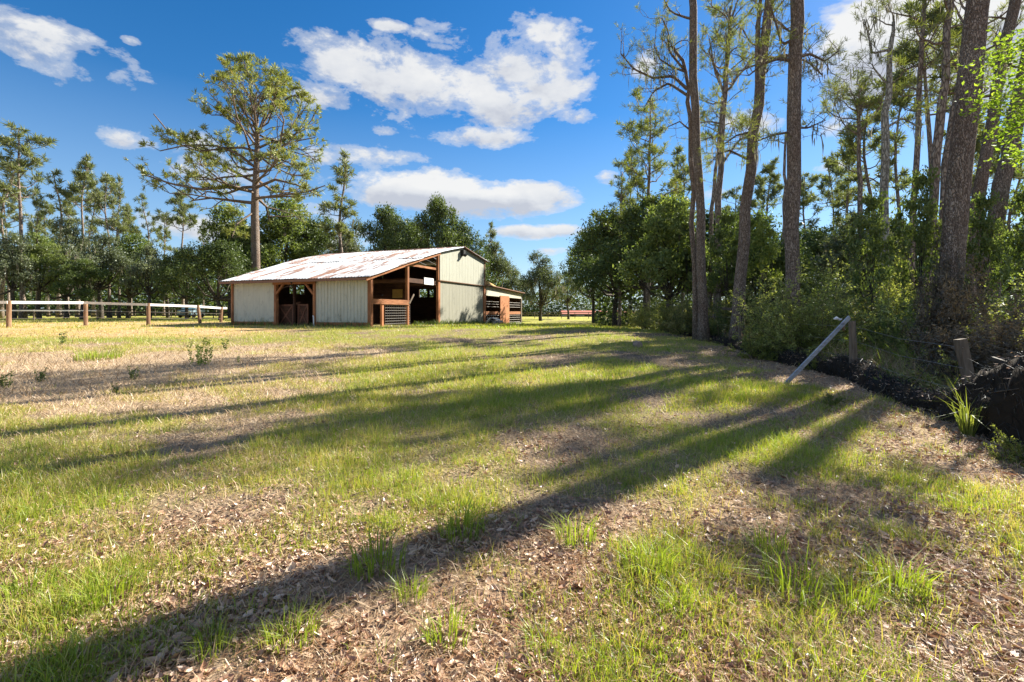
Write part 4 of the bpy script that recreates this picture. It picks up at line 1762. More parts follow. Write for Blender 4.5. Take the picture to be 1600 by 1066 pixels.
# ------------------------------------------------------------------ pine kinds for the background
PK = [pine_meshes(50 + i, H=20, r0=.24, lo=l, nl=n, prof=p, lean=ln, wob=wb, tuft=.60, nn=9, nw=.07, moss=.0 if i != 2 else .3, sub=(3, 5), up=.08)
      for i, (l, n, p, ln, wb) in enumerate([
          (.62, 20, lambda f: 3.2 * sqrt(max(.1, 1 - f * f)), (.6, 0), .6),
          (.50, 20, lambda f: 2.2 * sqrt(max(.1, 1 - f * f * .9)) * (.5 + f * .5), (-.8, 0), .9),
          (.42, 22, lambda f: 2.6 * (1 - .6 * f), (.3, .3), 1.1),
          (.70, 20, lambda f: 3.6 * sqrt(max(.1, 1 - f ** 1.5)), (1.2, 0), .5)])]
BG = 'slim pines standing above the left treeline'
for (px, ty, Y, kk, wd, lab) in [
        (2, 262, 62, 1, 1.0, 'thin pine cut by the left edge of the picture'),
        (36, 205, 58, 0, 1.0, 'tallest full-crowned pine of the far left treeline'),
        (58, 300, 66, 2, .8, 'short sparse pine just right of the tallest left pine'),
        (92, 268, 68, 1, 1.0, 'leaning thin pine with ragged crown right of the tallest left pine'),
        (122, 262, 70, 3, .9, 'flat-topped pine in the middle of the far left group'),
        (146, 292, 74, 2, .8, 'small loose-crowned pine between two taller left pines'),
        (172, 276, 62, 0, .8, 'twin-looking pine with a tufted top above the left oaks'),
        (186, 285, 64, 2, .7, 'mossy pine with low side branches beside the tufted one'),
        (233, 308, 78, 1, .8, 'skinny curved pine standing alone left of the lone pine'),
        (286, 308, 74, 3, .9, 'round-topped pine seen below the lone pine long left limbs'),
        (318, 350, 78, 2, .7, 'stunted pine showing under the lone pine lowest limb'),
        (537, 248, 60, 2, 1.15, 'thin grey-trunked pine right of the lone pine, over the roof'),
        (14, 300, 72, 3, .8, 'lower pine between the left edge pine and the tallest left pine'),
        (76, 318, 76, 0, .8, 'low round pine crown between two ragged left pines'),
        (106, 315, 80, 2, .8, 'faint distant pine behind the flat-topped left pine'),
        (205, 330, 82, 3, .8, 'low distant pine left of the skinny curved pine'),
        (256, 335, 84, 0, .7, 'low distant pine right of the skinny curved pine'),
        (768, 350, 66, 2, 1.0, 'dark leaning pine just right of the barn gable')]:
    H = (HOR - ty) / F * Y + CAM_H - .5
    s = H / 20
    plant('pine_tree', PK[kk], G(px, Y), lab, 'tree', BG if px < 330 else None, rz=px * 1.7, scale=(s * wd, s * wd, s))

# ------------------------------------------------------------------ broadleaf kinds
BK = {
    'oak0': broad_meshes(60, 10, ncl=560, per=34, leafsz=.24, leaf='oak', R=5.0, low=.18, nlobes=13, clr=.55),
    'oak1': broad_meshes(61, 10, ncl=560, per=34, leafsz=.24, leaf='oak', R=4.6, low=.22, nlobes=11, clr=.5),
    'grey0': broad_meshes(62, 10, ncl=480, per=34, leafsz=.22, leaf='oakgrey', R=4.4, low=.16, nlobes=12, clr=.5, moss=.25),
    'grey1': broad_meshes(63, 10, ncl=420, per=32, leafsz=.22, leaf='oakgrey', R=3.4, low=.25, nlobes=11, clr=.5, moss=.12),
    'mid0': broad_meshes(64, 10, ncl=480, per=32, leafsz=.27, leaf='mid', R=4.0, low=.18, nlobes=12, clr=.5),
    'mid1': broad_meshes(65, 10, ncl=420, per=30, leafsz=.22, leaf='mid', R=3.2, low=.25, nlobes=10, clr=.45),
}


def btree(kind, px, ty, Y, wpx, lab, name='broadleaf_tree', cat='tree', group=None, rz=None):
    H = (HOR - ty) / F * Y + CAM_H - (.5 if px < 800 else .1)
    R = {'oak0': 5.4, 'oak1': 5.0, 'grey0': 4.8, 'grey1': 3.8, 'mid0': 4.4, 'mid1': 3.6}[kind]
    sx_ = (wpx / F * Y) / R
    return plant(name, BK[kind], G(px, Y), lab, cat, group, rz=px * .73 if rz is None else rz, scale=(sx_, sx_, H / 9.6))


GL = 'leafy trees of the left treeline'
for a in [
        ('grey0', -40, 332, 56, 60, 'grey-green tree filling the left picture edge', 'oak_tree'),
        ('grey1', 22, 362, 52, 42, 'grey-green mossy tree at far left below the tallest pine', 'oak_tree'),
        ('mid1', 62, 358, 54, 40, 'fresh green tree second from the left edge', 'broadleaf_tree'),
        ('grey0', 104, 350, 60, 52, 'wide pale mossy tree below the flat-topped pine', 'oak_tree'),
        ('mid1', 128, 400, 52, 34, 'light green low tree over the white fence rail', 'broadleaf_tree'),
        ('grey1', 158, 362, 56, 44, 'grey-green tree in front of the tufted pine trunk', 'oak_tree'),
        ('mid0', 200, 372, 60, 48, 'mid green rounded tree left of the dark spreading oak', 'broadleaf_tree'),
        ('grey1', 234, 382, 54, 36, 'dull green tree beside the curved skinny pine', 'oak_tree'),
        ('mid1', 262, 402, 62, 34, 'small bright tree between dull green tree and dark oak', 'broadleaf_tree'),
        ('oak1', 292, 386, 50, 46, 'dark dense oak left of the barn roof', 'oak_tree'),
        ('oak0', 345, 372, 47, 66, 'dark wide-spreading oak touching the left end of the barn', 'oak_tree'),
        ('mid0', 360, 330, 60, 52, 'yellow-green tree just left of the lone pine trunk', 'broadleaf_tree'),
        ('mid0', 440, 318, 62, 66, 'yellow-green loose tree right of the lone pine trunk', 'broadleaf_tree'),
        ('oak1', 395, 352, 72, 56, 'dark tree seen behind the lone pine trunk', 'oak_tree'),
        ('oak0', 492, 330, 66, 56, 'dark oak behind the yellow-green tree and roof', 'oak_tree'),
        ('grey0', 548, 352, 64, 48, 'thin greyish oak at the foot of the grey-trunked pine', 'oak_tree'),
        ('oak1', 604, 318, 58, 52, 'rounded dark oak over the middle of the barn roof', 'oak_tree'),
        ('oak0', 640, 334, 64, 52, 'oak filling the gap between two rounded crowns over the roof', 'oak_tree'),
        ('oak1', 682, 302, 58, 48, 'highest oak crown over the barn ridge', 'oak_tree'),
        ('oak0', 722, 336, 60, 50, 'dark oak directly above the barn gable peak', 'oak_tree'),
        ('grey1', 768, 372, 64, 36, 'loose greyish oak right of the gable peak', 'oak_tree')]:
    btree(a[0], a[1], a[2], a[3], a[4], a[5], a[6], 'tree', GL if a[1] < 345 else None)
btree('grey0', 845, 398, 76, 46, 'wide mossy live oak standing alone right of the lean-to', 'oak_tree')
btree('grey1', 802, 418, 84, 30, 'pale distant oak between lean-to and lone mossy oak', 'oak_tree')
btree('grey1', 888, 420, 92, 24, 'faint far oak right of the lone mossy oak', 'oak_tree')
# right hand wood, far to near
GR = 'leafy trees of the right wood'
for a in [
        ('oak0', 928, 352, 62, 54, 'far dark oak where the right wood meets the field', 'oak_tree'),
        ('oak0', 962, 318, 46, 84, 'dark oak whose crown hangs over the grass at the wood edge', 'oak_tree'),
        ('oak1', 1010, 300, 38, 100, 'large dark oak crown left of the paired slim pines', 'oak_tree'),
        ('mid0', 1042, 322, 27, 74, 'bright green leafy tree just left of the paired slim pines', 'broadleaf_tree'),
        ('oak1', 1120, 326, 30, 90, 'dark leafy tree behind the paired slim pines', 'oak_tree'),
        ('mid0', 1170, 345, 25, 72, 'green leafy tree right of the forked pine', 'broadleaf_tree'),
        ('oak0', 1205, 372, 21, 84, 'deep shaded tree between forked pine and straight pine', 'oak_tree'),
        ('grey1', 1345, 330, 26, 84, 'grey-green leafy tree behind the pale dead trunk', 'oak_tree'),
        ('oak0', 1270, 345, 36, 90, 'dark oak far back behind the straight mossy pine', 'oak_tree'),
        ('oak1', 1400, 335, 40, 90, 'dark oak far back right of the pale dead trunk', 'oak_tree'),
        ('oak0', 1530, 345, 38, 100, 'dark oak far back behind the leaning right pines', 'oak_tree')]:
    btree(a[0], a[1], a[2], a[3], a[4], a[5], a[6], 'tree', GR)


BK['sap0'] = broad_meshes(66, 10, ncl=190, per=20, leafsz=.34, leaf='mid', R=2.6, low=.30, nlobes=14, clr=.42, trunk_r=.10, flat=.9)
BK['sap1'] = broad_meshes(67, 10, ncl=160, per=18, leafsz=.32, leaf='young', R=2.2, low=.35, nlobes=12, clr=.40, trunk_r=.09, flat=.9)
for (kd, px, Y, ty, wd, lab) in [
        ('sap0', 1135, 20, 335, 34, 'airy young tree between the slim pines and the forked pine'),
        ('sap1', 1195, 18, 350, 34, 'light green sapling right of the forked pine trunk'),
        ('sap0', 1362, 14, 300, 34, 'leafy young tree twined against the pale dead pine'),
        ('sap0', 1438, 13.5, 262, 36, 'tall airy young tree left of the thickest pine'),
        ('sap0', 1535, 14, 300, 34, 'airy young tree between thickest pine and right edge pine'),
        ('sap0', 1075, 26, 350, 34, 'airy young tree left behind the slim pines'),
        ('sap0', 1620, 15, 280, 44, 'leafy young tree cut by the right picture edge')]:
    H = (HOR - ty) / F * Y + CAM_H
    sx_ = (wd / F * Y) / 2.9
    plant('sapling', BK[kd], G(px, Y), lab, 'tree', 'young trees among the right pines', rz=px * .91, scale=(sx_, sx_, H / 9.4))


# ------------------------------------------------------------------ near pines on the right
def npine(seed, lab, pts, Y, r0, r1, arms=(), moss=.12, **kw):
    b = G(pts[0][0], pts[0][1] if False else Y)
    pth = [Vector((0, 0, -.3))] + path_px(pts[1:], Y, b)
    A = [(path_px(pp, Y, b), ra) for ra, pp in arms]
    ms = pine_meshes(seed, path=pth, r0=r0, r1=r1, arms=A, moss=moss, **kw)
    plant('pine_tree', ms, b, lab, 'tree', 'tall pines of the right wood')


near = dict(tuft=.19, nn=10, nw=.012, bark='bark', leaf='pine', trunk_ns=14, sub=(3, 4))
midk = dict(tuft=.30, nn=12, nw=.02, bark='barkfar', leaf='pine', sub=(3, 5))
npine(71, 'slim straight pine, right one of the close pair', [(1100, 515), (1096, 400), (1088, 200), (1081, 0), (1077, -140)], 18.5, .18, .13, lo=.70, nl=7, prof=lambda f: 1.8, side=(pi, .5), **near)
npine(72, 'thin forked pine with drooping bare arms, left one of the close pair', [(1089, 515), (1083, 350), (1079, 200), (1074, 140), (1068, 95), (1052, 72)], 18.9, .11, .045,
      arms=[(.07, [(1074, 140), (1052, 119), (1020, 122), (990, 108), (970, 84)]), (.06, [(1075, 150), (1045, 130), (1022, 142), (1008, 166)]),
            (.05, [(1068, 108), (1046, 82), (1044, 50), (1034, 28)]), (.05, [(1070, 112), (1048, 104), (1030, 92), (1022, 70)]), (.04, [(1080, 205), (1062, 190), (1040, 200)])],
      lo=.93, nl=5, prof=lambda f: .9, **near)
npine(73, 'reddish pine with a forked top, leaning right at picture centre right', [(1150, 500), (1160, 380), (1178, 210), (1192, 80), (1205, -20), (1209, -80)], 17, .20, .14,
      arms=[(.10, [(1184, 150), (1183, 60), (1190, -20), (1191, -70)]), (.06, [(1190, 100), (1225, 85), (1262, 96), (1285, 118)]), (.05, [(1178, 205), (1150, 212), (1128, 228)]), (.05, [(1170, 250), (1140, 235), (1122, 240)])],
      lo=.50, nl=9, prof=lambda f: 2.0, **near)
npine(74, 'straight dark-barked mossy pine rising behind the yellow-green bush', [(1236, 500), (1239, 300), (1243, 100), (1246, -60), (1247, -110)], 14, .195, .165,
      arms=[(.06, [(1242, 95), (1215, 92), (1192, 100), (1170, 118)]), (.05, [(1242, 92), (1265, 84), (1290, 96), (1310, 80)]), (.04, [(1240, 205), (1205, 212), (1180, 222)]), (.05, [(1243, 60), (1222, 70), (1210, 30), (1204, 10)]), (.04, [(1241, 200), (1262, 200), (1290, 188)])],
      lo=.60, nl=6, prof=lambda f: 1.7, **near)
npine(75, 'thickest pine leaning right with vines round its foot', [(1476, 570), (1482, 450), (1500, 260), (1528, 0), (1550, -230)], 12.6, .27, .245, lo=.88, nl=2, prof=lambda f: 1.5, **near)
npine(76, 'leaning thick pine at the right picture edge', [(1532, 520), (1550, 380), (1580, 225), (1608, 90), (1640, -60)], 16, .245, .20, lo=.55, nl=4, prof=lambda f: 1.7, side=(pi, .3), **near)
npine(77, 'leaning pine between thickest pine and the right edge pine', [(1505, 480), (1528, 300), (1562, 120), (1587, 0), (1600, -120)], 20, .235, .17, lo=.45, nl=8, prof=lambda f: 2.3, **near)
npine(78, 'pale barkless dead pine with a broken top', [(1378, 520), (1382, 350), (1383, 190), (1391, 90), (1396, 34)], 17, .17, .05,
      arms=[(.05, [(1388, 78), (1362, 84), (1357, 55), (1350, 30)]), (.04, [(1384, 130), (1366, 108), (1362, 100)]), (.05, [(1384, 200), (1410, 185), (1440, 200)])],
      lo=.97, nl=2, prof=lambda f: .8, **{**near, 'bark': 'barkgrey'})
npine(79, 'thin straight pine right of the pale dead pine', [(1425, 500), (1428, 330), (1438, 140), (1442, 30), (1450, -60)], 21, .13, .07, lo=.50, nl=11, prof=lambda f: 2.1, **midk)
npine(80, 'light-barked pine between the thin straight pine and thickest pine', [(1438, 500), (1462, 250), (1478, 105), (1484, 10), (1492, -80)], 20, .18, .10, lo=.50, nl=11, prof=lambda f: 2.2, **midk)
npine(81, 'dark pine just left behind the thickest pine', [(1465, 480), (1476, 265), (1500, 120), (1520, 0), (1532, -70)], 24, .20, .10, lo=.42, nl=22, prof=lambda f: 2.8, **midk)
npine(82, 'slender pine with rounded crown left of the pale dead pine', [(1343, 500), (1344, 330), (1342, 215), (1343, 130)], 26, .17, .05, lo=.66, nl=18, prof=lambda f: 2.4 * sqrt(max(.15, 1 - f * f)), **midk)
npine(83, 'pale moss-hung pine left of the forked reddish pine', [(1120, 500), (1122, 320), (1132, 150), (1138, 60), (1142, 10)], 25, .19, .07,
      arms=[(.08, [(1134, 150), (1118, 115), (1108, 60)]), (.07, [(1126, 260), (1150, 225), (1172, 205)])], lo=.40, nl=22, prof=lambda f: 2.9 * (1 - .4 * f), **midk)
npine(84, 'narrow second trunk leaning beside the moss-hung pine', [(1108, 500), (1112, 330), (1124, 220), (1128, 150)], 27, .14, .05, lo=.6, nl=12, prof=lambda f: 1.7, **midk)
npine(85, 'bare thin dead stem left of the straight mossy pine', [(1224, 500), (1225, 330), (1228, 208)], 22, .11, .05, lo=.93, nl=2, prof=lambda f: .8, **midk)
npine(86, 'full-crowned small pine below the drooping bare arms', [(1012, 500), (1013, 330), (1016, 165)], 38, .22, .05, lo=.42, nl=26, prof=lambda f: 3.3 * (1 - .35 * f) * min(1, .4 + 3 * f), **{**midk, 'tuft': .42, 'nw': .035})
npine(87, 'small mossy pine left of the full-crowned small pine', [(968, 500), (968, 400), (972, 268)], 44, .16, .05, lo=.4, nl=20, prof=lambda f: 2.2, **{**midk, 'tuft': .42, 'nw': .035})
for (px, ty, Y, kk, wd, lab) in [
        (1048, 228, 50, 1, 1.0, 'far thin pine between small pine and close pair'),
        (1066, 250, 44, 2, 1.0, 'mossy far pine directly left of the close pair'),
        (1190, 262, 52, 3, .9, 'far flat-crowned pine between forked pine and straight pine'),
        (1150, 290, 58, 0, .9, 'far tufted pine behind the forked reddish pine'),
        (1262, 268, 55, 0, .9, 'far pine crown just right of the straight mossy pine'),
        (1310, 255, 60, 3, .8, 'far pale pine left of the slender rounded pine'),
        (1405, 120, 34, 1, .8, 'middle-distance pine with ragged top behind the pale dead pine'),
        (1500, 90, 36, 2, .8, 'mossy middle-distance pine behind the thickest pine'),
        (1560, 150, 34, 0, .8, 'middle-distance pine between the leaning right pines'),
        (1462, 40, 30, 3, 1.0, 'tall middle-distance pine left of the thickest pine'),
        (1365, 150, 38, 0, 1.0, 'middle-distance pine left of the pale dead pine'),
        (1325, 215, 48, 2, 1.0, 'lower far pine between straight mossy pine and slender rounded pine'),
        (1532, 200, 44, 3, 1.1, 'far pine low between thickest pine and its right neighbour'),
        (1590, 230, 42, 2, 1.1, 'far pine crown at the right picture edge'),
        (985, 235, 52, 2, .8, 'dark ragged pine at the left rim of the right wood')]:
    H = (HOR - ty) / F * Y + CAM_H - .3
    s = H / 20
    plant('pine_tree', PK[kk], G(px, Y), lab, 'tree', 'far pines of the right wood', rz=px * 1.7, scale=(s * wd, s * wd, s))

# distant woods closing the view
def woods():
    rng = np.random.RandomState(30)
    mb = MB()
    n = 130000
    seg = rng.rand(n)
    px = -500 + seg * 2700
    Y = 95 + rng.rand(n) * 30
    right = px > 930
    Y = np.where(right, 45 + rng.rand(n) * 35, Y)
    mid_ = (px > 800) & (px < 930)
    Y = np.where(mid_, 160 + rng.rand(n) * 20, Y)
    X = (px - 800) / F * Y
    top = (6.0 + 9 * fbm(X, Y * 0, 9, 8, 3)) * np.where(right, .75, 1) * np.where(mid_, .8, 1)
    z = gz(X, Y) + top * rng.rand(n) ** 1.3
    dens = fbm(X, z, 2.2, 40, 3)
    keep = dens + .25 * rng.rand(n) + np.clip(.3 - z * .06, 0, .3) > .47
    leaves(mb, np.stack([X, Y, z], 1)[keep], np.where(right, .55, .9)[keep] * (.6 + .8 * rng.rand(keep.sum())), rng, .6, 0, flat=.4)
    tag(mb.build('distant_woods', M['oak']), 'dark mass of far woods closing the view behind all the trees', 'woods', kind='stuff')


woods()


# ------------------------------------------------------------------ undergrowth at the forest edge
def undergrowth():
    rng = np.random.RandomState(33)
    mb = MB()
    n = 16000
    y = np.exp(rng.rand(n) * (math.log(45) - math.log(5.0)) + math.log(5.0))
    dx = rng.rand(n) ** 1.2 * (4 + y * .35)
    x = xf(y) + .45 + dx
    f = fbm(x, y, 1.6, 60, 3)
    h = (.18 + .30 * dx * np.clip(y / 14, .5, 1)) * np.clip((f - .25) * 3.2, .1, 1.8)
    h = np.clip(h, .1, 1.1 + .03 * y)
    # keep the window onto the sunny clearing behind the posts low
    low = (y > 6.5) & (y < 15) & (dx < 2.4)
    h = np.where(low, np.minimum(h, .34), h)
    kp = ~low | (rng.rand(n) < .45)
    x, y, dx, h = x[kp], y[kp], dx[kp], h[kp]
    n = len(x)
    per = 11
    idx = np.repeat(np.arange(n), per)
    k = len(idx)
    cr = (.10 + .010 * y[idx])
    Pn = np.stack([x[idx] + rng.randn(k) * cr, y[idx] + rng.randn(k) * cr, gz(x, y)[idx] + h[idx] * rng.rand(k) ** .6 + np.abs(rng.randn(k)) * .04], 1)
    leaves(mb, Pn, (.045 + .0040 * y[idx]) * (.6 + .9 * rng.rand(k)), rng, .5, 0, flat=.4)
    # tall dry and green grass behind the fence
    n = 52000
    y = np.exp(rng.rand(n) * (math.log(26) - math.log(4.6)) + math.log(4.6))
    x = xf(y) + .5 + rng.rand(n) * (2.5 + y * .2)
    hh = .18 + .62 * rng.rand(n) ** 1.5 * (.4 + fbm(x, y, 1.2, 70, 3) * 1.2)
    w = .004 + .0008 * y
    mt = rng.rand(n) < .66
    for sel, m_ in ((mt, 1), (~mt, 2)):
        blades(mb, np.stack([x, y, gz(x, y)], 1)[sel], rng.rand(sel.sum()) * 6.3, .15 + rng.rand(sel.sum()) * .9, hh[sel], w[sel], m_, False, rng)
    tag(mb.build('undergrowth', [M['under'], M['straw'], M['grassg']]), 'tangled weeds, brambles and dry stalks on the forest floor behind the fence', 'undergrowth', kind='stuff')


undergrowth()


def shrub_meshes(seed, H=1.6, R=1.0, n=9000, size=.06, leaf='shrub', stems=9, clumps=120, clr=.16, aspect=.5, bark='vinew'):
    """arching stems with side twigs, leaves strung along the twigs"""
    rng = np.random.RandomState(seed)
    tm, cm = MB(), MB()
    pts = []
    ns = max(16, clumps // 4)
    for i in range(ns):
        a = rng.rand() * 6.3
        b = np.array([cos(a) * R * .22 * rng.rand(), sin(a) * R * .22 * rng.rand(), -.05])
        e = .25 + 1.15 * rng.rand() ** .6
        L = H * (.55 + .65 * rng.rand())
        d = np.array([cos(a) * cos(e) * R / H * 1.3, sin(a) * cos(e) * R / H * 1.3, sin(e) + .25])
        pl = walk(b, d, L, 6, rng, .14, (0, 0, -.06))
        tm.tube(pl, np.linspace(.011, .004, 7), 4, 0, False)
        for j in range(2, 7):
            for _ in range(rng.randint(1, 4)):
                dd = (pl[j] - pl[j - 1]) / np.linalg.norm(pl[j] - pl[j - 1]) * .6 + rndunit(rng) * .8
                tw = walk(pl[j], dd, L * (.12 + .22 * rng.rand()), 3, rng, .2, (0, 0, -.03))
                tm.tube(tw, [.004, .003, .003, .002], 3, 0, False)
                pts.append(tw)
    T = np.array(pts)
    idx = rng.randint(0, len(T), n)
    f = rng.rand(n) * 2.999
    k = f.astype(int)
    fr = (f - k)[:, None]
    p = T[idx, k] * (1 - fr) + T[idx, k + 1] * fr + rng.randn(n, 3) * size * .45
    p[:, 2] = np.maximum(p[:, 2], .01)
    leaves(cm, p, size * (.5 + .9 * rng.rand(n)), rng, aspect, 0, flat=.4)
    return [('stem', tm.mesh('stem', M['vine'])), ('foliage', cm.mesh('foliage', M[leaf]))]


M['pale'] = leafmat('sun_brightened_shrub_leaves', [(0, (.18, .21, .06)), (.5, (.36, .39, .12)), (1, (.56, .55, .24))], .5, .03, .2)  # leaf colour brightened to stand in for sun missing on these bushes
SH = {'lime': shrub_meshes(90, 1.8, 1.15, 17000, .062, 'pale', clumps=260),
      'mid': shrub_meshes(91, 1.2, .9, 6000, .07, 'mid', clumps=110),
      'low': shrub_meshes(92, .6, .6, 3000, .05, 'shrub', clumps=70),
      'dark': shrub_meshes(93, 1.5, 1.0, 7000, .07, 'under', clumps=120),
      'vine': shrub_meshes(94, 1.3, .75, 15000, .10, 'vine', clumps=170, aspect=.13, clr=.25)}
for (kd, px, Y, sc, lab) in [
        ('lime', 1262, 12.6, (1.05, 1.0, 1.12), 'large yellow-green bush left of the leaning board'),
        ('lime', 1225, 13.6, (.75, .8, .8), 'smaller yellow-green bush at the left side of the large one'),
        ('low', 1185, 13.0, 1.2, 'low pale shrub left of the large yellow-green bush'),
        ('mid', 1212, 14.8, (.9, .9, 1.3), 'green shrub beneath the straight mossy pine'),
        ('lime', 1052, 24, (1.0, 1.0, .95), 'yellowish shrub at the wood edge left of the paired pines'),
        ('low', 1028, 28, (1.6, 1.6, 2.0), 'small bright shrub farthest along the wood edge'),
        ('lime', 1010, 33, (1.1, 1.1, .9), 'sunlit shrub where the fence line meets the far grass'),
        ('dark', 1075, 21.5, 1.1, 'dark shrub against the foot of the paired pines'),
        ('mid', 1122, 19, (.9, .9, 1.1), 'pale grey-green shrub between paired pines and forked pine'),
        ('dark', 1178, 18.5, (1.3, 1.3, 1.3), 'shaded shrub right of the forked pine foot'),
        ('dark', 1330, 14, (1.2, 1.2, 1.2), 'dark bush behind the upper end of the leaning board'),
        ('mid', 1372, 13, (1.0, 1.0, 1.5), 'upright leafy shrub right of the leaning board top'),
        ('mid', 1418, 11.5, (.9, .9, 1.1), 'leafy shrub just left of the thickest pine'),
        ('dark', 1430, 10.6, (.6, .6, .7), 'dark low bush left of the thickest pine foot'),
        ('vine', 1472, 12.2, (.75, .6, 1.2), 'tangle of dead vines wrapped round the thickest pine foot'),
        ('vine', 1488, 8.8, (.75, .6, 1.55), 'column of brown vines standing behind the squat brown post'),
        ('dark', 1545, 8.0, (.6, .55, .9), 'dark tangled bush behind the high end of the black heap'),
        ('vine', 1560, 7.6, (.9, .6, 1.1), 'brown vines trailing over the high end of the black heap'),
        ('vine', 1478, 12.4, (.5, .5, 2.3), 'tall veil of dead vines climbing the thickest pine trunk'),
        ('vine', 1530, 11.5, (1.1, .8, 1.15), 'brown drooping vine heap right of the thickest pine'),
        ('mid', 1575, 9.8, (1.0, 1.0, 1.0), 'bright green bush right of the drooping vine heap'),
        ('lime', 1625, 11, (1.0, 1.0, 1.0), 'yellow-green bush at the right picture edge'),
        ('low', 1560, 8.2, (1.1, 1.1, 1.0), 'low sunlit weeds behind the squat brown post'),
        ('low', 1350, 10.6, (.8, .8, .7), 'low bright plant right of the grey fence post'),
        ('low', 1280, 11, (.9, .9, .8), 'low weeds seen below the leaning board'),
        ('low', 1300, 7.4, (.35, .35, .4), 'little green sprig in front of the black heap'),
        ('low', 1590, 4.7, (.4, .4, .55), 'leafy sprig in front of the black heap at the right edge'),
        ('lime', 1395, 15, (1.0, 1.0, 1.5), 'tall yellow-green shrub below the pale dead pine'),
        ('mid', 1300, 17, (1.3, 1.3, 1.9), 'tall green shrub behind the large yellow-green bush'),
        ('mid', 1490, 14, (1.3, 1.3, 1.7), 'leafy shrub behind the thickest pine trunk')]:
    plant('shrub', SH[kd], G(px, Y), lab, 'shrub', 'shrubs at the forest edge', rz=px * .37, scale=sc)

def palmetto_meshes(seed, nf=11):
    rng = np.random.RandomState(seed)
    tm, cm = MB(), MB()
    for i in range(nf):
        a = i * 2.4 + rng.rand() * .5
        e = .5 + .8 * rng.rand()
        L = .45 + .35 * rng.rand()
        d = np.array([cos(a) * cos(e), sin(a) * cos(e), sin(e)])
        t = d * L
        tm.tube([(0, 0, 0), t * .5 + np.array([0, 0, .03]), t], [.007, .006, .005], 4, 0, False)
        sd_ = np.cross(d, np.array([0, 0, 1.0]))
        sd_ /= np.linalg.norm(sd_)
        for k in range(15):
            b = (k - 7) / 7 * 1.35
            dd = d * cos(b) + sd_ * sin(b)
            ln = .42 * (1 - .25 * abs(b) / 1.35) * (.9 + .2 * rng.rand())
            w = np.cross(dd, np.cross(sd_, d))
            w = w / np.linalg.norm(w) * .014
            m1 = t + dd * ln * .5
            tp = t + dd * ln + np.array([0, 0, -.05])
            cm.add([t, m1 + w, tp, m1 - w], [(0, 1, 2), (0, 2, 3)])
    return [('stem', tm.mesh('stem', M['vine'])), ('frond', cm.mesh('frond', M['young']))]


PM = palmetto_meshes(140)
for (px, Y, s, lab) in [(1398, 11.2, 1.0, 'palmetto with spread fans left of the thickest pine foot'), (1432, 10.0, .8, 'small palmetto nearer the fence beside the pine foot'),
                        (1345, 12.6, .9, 'palmetto behind the grey fence post'), (1590, 9.6, 1.0, 'palmetto by the right picture edge')]:
    plant('palmetto', PM, G(px, Y), lab, 'palmetto', 'palmettos behind the fence', rz=px, scale=s)

# leafy bough reaching in at the upper right
rng = np.random.RandomState(99)
bb = G(1640, 8.2)
tm, cm = MB(), MB()
sap = [Vector((0, 0, -.2)), Vector((.1, 0, 2)), Vector((0, .1, 4)), Vector((-.2, 0, 5.6))]
tm.tube(sap, [.05, .045, .035, .012], 7)
ends = []
for (px, py) in [(1560, 95), (1575, 130), (1592, 70), (1550, 160), (1590, 180), (1610, 110), (1600, 240), (1585, 205), (1625, 60), (1640, 150)]:
    q = P(px, py, 8.2 + rng.randn() * .25) - bb
    s0 = Vector((0, 0, max(1.5, q.z - .6)))
    tm.tube([s0, (s0 + q) / 2 + Vector((0, 0, .15)), q], [.018, .01, .004], 5, 0, False)
    ends.append(q)
pp = np.array([tuple(e) for e in ends])
idx = rng.randint(0, len(pp), 1900)
leaves(cm, pp[idx] + rng.randn(1900, 3) * np.array([.20, .20, .12]), .085 * (.6 + .7 * rng.rand(1900)), rng, .6, 0, flat=.5)
plant('sapling', [('stem', tm.mesh('stem', M['barkdark'])), ('foliage', cm.mesh('foliage', M['lime']))], bb, 'bright green leafy sapling reaching in at the upper right edge', 'tree')


# ------------------------------------------------------------------ small plants in the field
def weed(seed, h, n, spread, leafn=26, lsz=.06, leaf='lime'):
    rng = np.random.RandomState(seed)
    tm, cm = MB(), MB()
    for i in range(n):
        a = rng.rand() * 6.3
        b = np.array([cos(a), sin(a), 0]) * spread * rng.rand() * .5
        t = b + np.array([cos(a) * .12 * h, sin(a) * .12 * h, h * (.6 + .45 * rng.rand())])
        tm.tube([b, (b + t) / 2, t], [.006, .005, .003], 5, 0, False)
        f = rng.rand(leafn)[:, None]
        p = b + (t - b) * (.05 + .95 * f)
        aa = rng.rand(leafn) * 6.3
        leaves(cm, p + np.stack([np.cos(aa), np.sin(aa), aa * 0], 1) * lsz * .4, lsz * (.6 + .7 * rng.rand(leafn)), rng, .34, 0, flat=.2)
    return [('stem', tm.mesh('stem', M['grassg'])), ('foliage', cm.mesh('foliage', M[leaf]))]


W1 = weed(101, .74, 8, .42, 44, .075)
W2 = weed(102, .5, 2, .06, 34, .08, 'mid')
W3 = weed(103, .35, 4, .15, 26, .07, 'mid')
for (ms, px, Y, s, lab) in [
        (W1, 313, 11.6, 1.0, 'bright green bushy weed standing left of the field middle'),
        (W2, 352, 14.5, 1.0, 'dark single-stemmed weed right of the bright bushy weed'),
        (W2, 97, 16, 1.3, 'tall thin weed at the edge of the tan grass'),
        (W3, 209, 9.6, .8, 'small green weed alone in the grey dry patch'),
        (W3, 8, 8.8, 1.0, 'small dull weed at the left picture edge'),
        (W3, 62, 9.4, .8, 'small weed second from the left in the dry patch'),
        (W3, 180, 8.2, .6, 'tiny weed below the lone green weed'),
        (W2, 372, 12, .5, 'short weed in the shade band right of the dark weed'),
        (W2, 298, 15.2, .6, 'short stem behind the bright bushy weed')]:
    plant('weed_plant', ms, G(px, Y), lab, 'weed', 'weeds in the dry field', rz=px, scale=s)


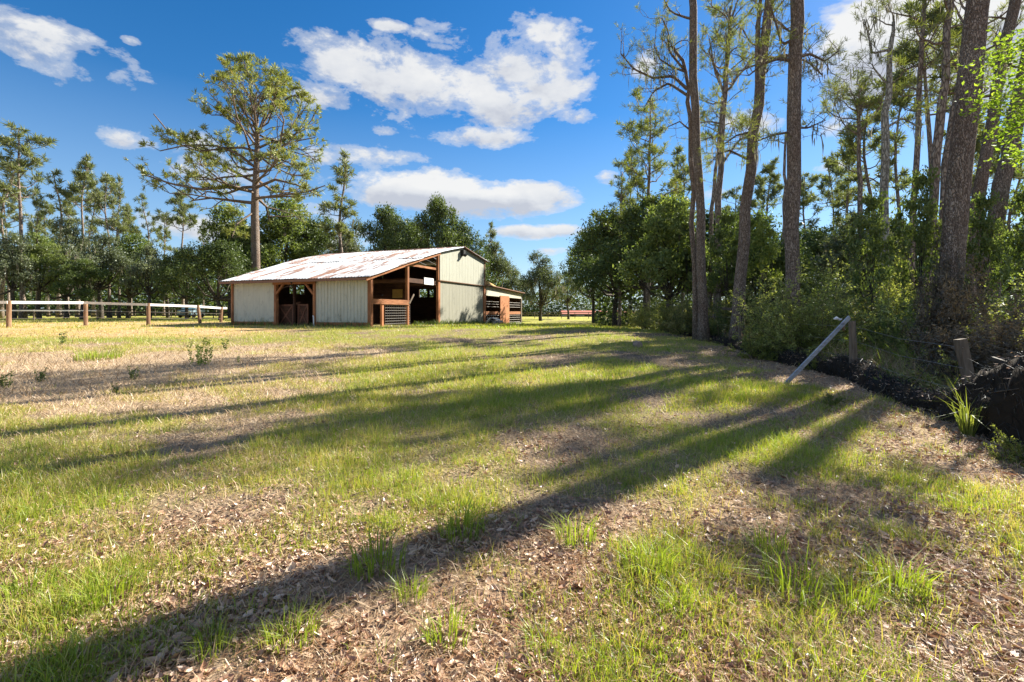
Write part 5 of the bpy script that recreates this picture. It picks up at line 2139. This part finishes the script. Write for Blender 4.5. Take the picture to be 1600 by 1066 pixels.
def tussock(seed, n, h, r, w, mat, lean=.5, out=True):
    rng = np.random.RandomState(seed)
    mb = MB()
    a = rng.rand(n) * 6.3
    rr = np.sqrt(rng.rand(n)) * r
    p = np.stack([np.cos(a) * rr, np.sin(a) * rr, np.full(n, -.01)], 1)
    blades(mb, p, a + rng.randn(n) * .4, .1 + lean * rng.rand(n), h * (.5 + .6 * rng.rand(n)), w * (.7 + .6 * rng.rand(n)), 0, False, rng, .75)
    return mb.mesh('grass_tussock', M[mat])


TU = [tussock(110 + i, 90, .24, .13, .0065, 'grassg', 1.0) for i in range(3)]
tussl = [(1010, 2.72, 1.05, 'bright tall tussock at the lower right, left one of three'), (1240, 2.55, 1.2, 'largest bright tussock at the lower right'),
         (1330, 2.45, 1.0, 'bright tussock right of the largest one'), (1400, 2.6, 1.1, 'rightmost of the lower right tussocks'),
         (1200, 3.0, .9, 'tussock behind the largest lower right one'), (590, 2.75, 1.2, 'sunlit bushy tussock just below the long shadow'),
         (720, 3.2, 1.2, 'tall tussock in the long shadow near the picture middle'), (455, 2.15, .8, 'low tussock in the leaf litter at lower left middle'),
         (700, 2.15, .8, 'low tussock in the litter near the bottom middle'), (170, 2.45, .9, 'shaded tussock at the lower left'),
         (40, 2.5, .9, 'shaded tussock nearest the lower left corner'), (1060, 2.35, .7, 'small dark tussock below the bright right ones'),
         (900, 3.1, 1.0, 'green tussock on the sunlit edge of the shadow'), (640, 2.5, .7, 'small tussock right of the sunlit bushy one'),
         (330, 2.1, .7, 'small tussock at bottom left of the litter'), (850, 2.1, .6, 'tiny tussock in the pale litter at bottom middle')]
for i, (px, Y, s, lab) in enumerate(tussl):
    o = link('grass_tussock', TU[i % 3])
    o.location = G(px, Y)
    o.rotation_euler = (0, 0, i * 1.9)
    o.scale = (s, s, s)
    tag(o, lab, 'grass tussock', 'green tussocks near the camera')
m_ = tussock(120, 40, .75, .08, .016, 'shrub', 1.3)
o = link('strap_leaf_plant', m_)
o.location = G(1510, 5.7)
tag(o, 'strap-leaved plant arching out from the foot of the black heap', 'plant')
o = link('grass_tussock', tussock(121, 260, .34, .5, .012, 'grassg', .7))
o.location = G(155, 12.6)
tag(o, 'vivid green grass clump in the dry field at left', 'grass tussock')
